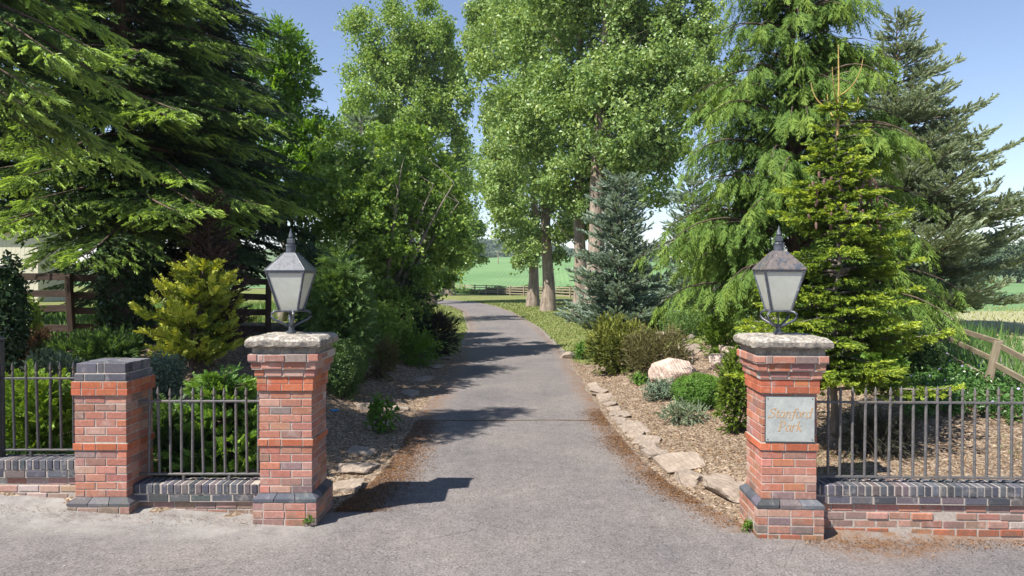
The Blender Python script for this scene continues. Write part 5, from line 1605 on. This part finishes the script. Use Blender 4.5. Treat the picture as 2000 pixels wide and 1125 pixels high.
# periwinkle: ground cover
n = 5200
X = rr.uniform(5.6, 9.2, n); Y = rr.uniform(9.6, 15.2, n)
k = (X > 5.9 + .28 * (Y - 9.6) * 0 + .5 * np.sin(Y * 1.7) * .5 + .18 * (Y - 10)) & (X < 7.5 + .33 * (Y - 9.6)) & (Y > 10.0 + .4 * np.sin(X * 2.3))
X, Y = X[k], Y[k]; P = np.stack([X, Y, height(X, Y) + rr.uniform(.03, .24, len(X))], 1)
st = stamp(rr, [proto_leaves(rr, 7, .08, .062, .55) for _ in range(8)], P, np.tile([0, 0, 1.], (len(P), 1)) + rr.normal(0, .4, P.shape), rr.uniform(.7, 1.3, len(P)), rr.uniform(0, 6, len(P)))
pv = leaf_obj("periwinkle", M["vinca"], [st], [rr.uniform(.2, .9, len(P))], None, rr); tag(pv, "periwinkle with small lilac flowers covering the bank below the right fence", "ground cover", None, "stuff")
q = rr.choice(len(P), 90, replace=False)
fl = [rhomb(np.zeros((5, 3)), unit(np.stack([np.cos(np.arange(5) * 1.2566), np.sin(np.arange(5) * 1.2566), np.full(5, .15)], 1)), np.tile([0, 0, 1.], (5, 1)), np.full(5, .022), np.full(5, .018))]
st = stamp(rr, fl, P[q] + np.array([0, 0, .07]), np.tile([0, -.5, .8], (len(q), 1)) + rr.normal(0, .3, (len(q), 3)), np.full(len(q), 1.1))
o = leaf_obj("flowers", M["petal"], [st], [np.full(len(q), .5)], pv, rr); o["kind"] = "stuff"

# ================================================================== grass and litter
def scat(n, x0, x1, y0, y1, keep):
    X = rr.uniform(x0, x1, n); Y = rr.uniform(y0, y1, n); k = keep(X, Y); return X[k], Y[k]
X, Y = scat(90000, -9, 9.5, 20, 75, lambda X, Y: (((X - er(Y) > .12) & (X - er(Y) < 8) & (Y + .1 * (X - er(Y)) > 21.5)) | ((el(Y) - X > .12) & (el(Y) - X < 5) & (Y > 24))) & (rr.uniform(0, 1, len(X)) < np.clip(26 / Y, .3, 1)))
blades("verge_grass", "mown sunlit grass verges either side of the drive", X, Y, .075 * (1 + Y / 60), .016 * (1 + Y / 22), M["grass"], 1)
X, Y = scat(14000, -17, -8.6, 13.5, 32, lambda X, Y: (Y > 15.9 - .15 * (X + 9)))
blades("meadow_grass", "tall sunlit meadow grass beyond the dark fence on the left", X, Y, .38, .03, M["grass_dark"], 2, .35, rr.uniform(.5, 1, len(X)))
X, Y = scat(9000, 8, 17, 10, 26, lambda X, Y: (X > 7.55 + .325 * (Y - 11.6)) & (X < 10.0 + .36 * (Y - 11.6)))
blades("long_grass", "lush long grass behind the leaning fence on the right", X, Y, .55, .026, M["grass_dark"], 3, .28)
X, Y = scat(5200, 10, 30, 14, 42, lambda X, Y: (X > 10.2 + .36 * (Y - 11.6)))
blades("hay_grass", "dry pale grass strip beside the green field", X, Y, .16, .04, M["grass"], 4, .5, rr.uniform(.7, 1, len(X)))
X, Y = scat(1500, -6.6, -4.7, 7.98, 8.6, lambda X, Y: X < 9)
blades("wall_grass", "grass growing behind the left railing's foot", X, Y, .24, .014, M["grass_dark"], 5, .4)
X, Y = scat(2600, 3.4, 8.0, 8.2, 13.5, lambda X, Y: np.sin(X * 2.1) * np.sin(Y * 1.6) > .35)
blades("mulch_weeds", "thin grass tufts scattered over the mulch behind the right railing", X, Y, .09, .012, M["grass"], 6, .6)

def litter(name, label, X, Y, size, seed, lift=.006, tint=None, flat=.22, extra=0):
    r = np.random.default_rng(seed); n = len(X)
    Z = height(X, Y) + lift + extra + r.uniform(0, .012, n)
    d = unit(np.stack([r.normal(size=n), r.normal(size=n), r.normal(0, flat, n)], 1))
    nn = unit(np.stack([r.normal(0, flat, n), r.normal(0, flat, n), np.ones(n)], 1))
    L = size * r.uniform(.45, 1.5, n)
    q = rhomb(np.stack([X, Y, Z], 1), d, nn, L, L * r.uniform(.12, .6, n), .12)
    t = np.repeat(r.uniform(0, 1, n) ** 1.2 if tint is None else tint, 4)
    me = mesh_np(name, q.reshape(-1, 3), np.arange(n * 4).reshape(-1, 4), M["edge_litter" if name in ("edge_litter", "road_litter") else "litter"], t)
    return tag(link(name, me), label, "fallen leaves", None, "stuff")
X, Y = scat(60000, 1.8, 8.2, 7.6, 22, lambda X, Y: (X - er(Y) > .05) & (rr.uniform(0, 1, len(X)) < np.clip(12 / Y, .2, 1)))
litter("mulch_litter", "tan chips and dry leaves over the mulch on the right of the drive", X, Y, .035, 11)
X, Y = scat(32000, -6, -1.6, 8.0, 22, lambda X, Y: (el(Y) - X > .05) & (rr.uniform(0, 1, len(X)) < np.clip(12 / Y, .2, 1)))
litter("mulch_litter", "brown bark chips over the mulch on the left of the drive", X, Y, .035, 12)
yv = rr.uniform(7.5, 14, 17000); off = np.abs(rr.normal(.12, .17, len(yv)))
k = rr.uniform(0, 1, len(yv)) < .35 + .65 * (np.sin(yv * 3) > -.3)
X, Y = (er(yv) - off)[k], yv[k]
litter("edge_litter", "strip of rusty fallen leaves along the drive's right edge", X, Y, .022, 13, .010)
yv = 7.9 + 5 * rr.uniform(0, 1, 16000) ** 1.5; off = np.abs(rr.normal(.20, .2, len(yv)))
litter("edge_litter", "strip of rusty fallen leaves along the drive's left edge", el(yv) + off, yv, .022, 14, .010)
X = rr.uniform(2.9, 6, 2600); Y = 7.12 + rr.normal(0, .12, 2600) + .06 * np.sin(X * 3)
k = Y < 7.33 - .035 * (X - 3); litter("road_litter", "rust brown leaf litter on the road below the right wall", X[k], Y[k], .02, 15, .008)
X = rr.uniform(-7, -2.6, 1500); Y = 7.55 - np.abs(rr.normal(0, .16, 1500)); litter("road_litter", "dry crumbs of leaf at the foot of the left wall", X, Y, .016, 16, .008)
X = rr.uniform(-5, 5.5, 160); Y = rr.uniform(6.1, 14, 160); k = (X > el(Y)) & (X < er(Y)) | (Y < 7.2)
litter("stray_leaves", "a few stray leaves on the driveway", X[k], Y[k], .02, 17, .012)
HAZE = 0.00022

# ------------------------------------------------------------------ haze
hv = NT("haze_air")
for l in list(hv.l): hv.l.remove(l)
hv.n.remove(hv.b)
pv_ = hv.node("ShaderNodeVolumePrincipled")
pv_.inputs["Color"].default_value = (.78, .86, 1.0, 1)
pv_.inputs["Density"].default_value = HAZE
pv_.inputs["Anisotropy"].default_value = .2
hv.l.new(pv_.outputs[0], hv.out.inputs["Volume"])
mb = MB(1)
x_, y0_, y1_, z0_, z1_ = 1420, -1300, 1900, -9, 75
vs = [(sx * x_, y, z) for z in (z0_, z1_) for y in (y0_, y1_) for sx in (-1, 1)]
mb.add(vs, [[0, 2, 3, 1], [4, 5, 7, 6], [0, 1, 5, 4], [2, 6, 7, 3], [0, 4, 6, 2], [1, 3, 7, 5]])
tag(mb.build("haze", hv.m), "faint bluish air over the far fields", None, None, "stuff")
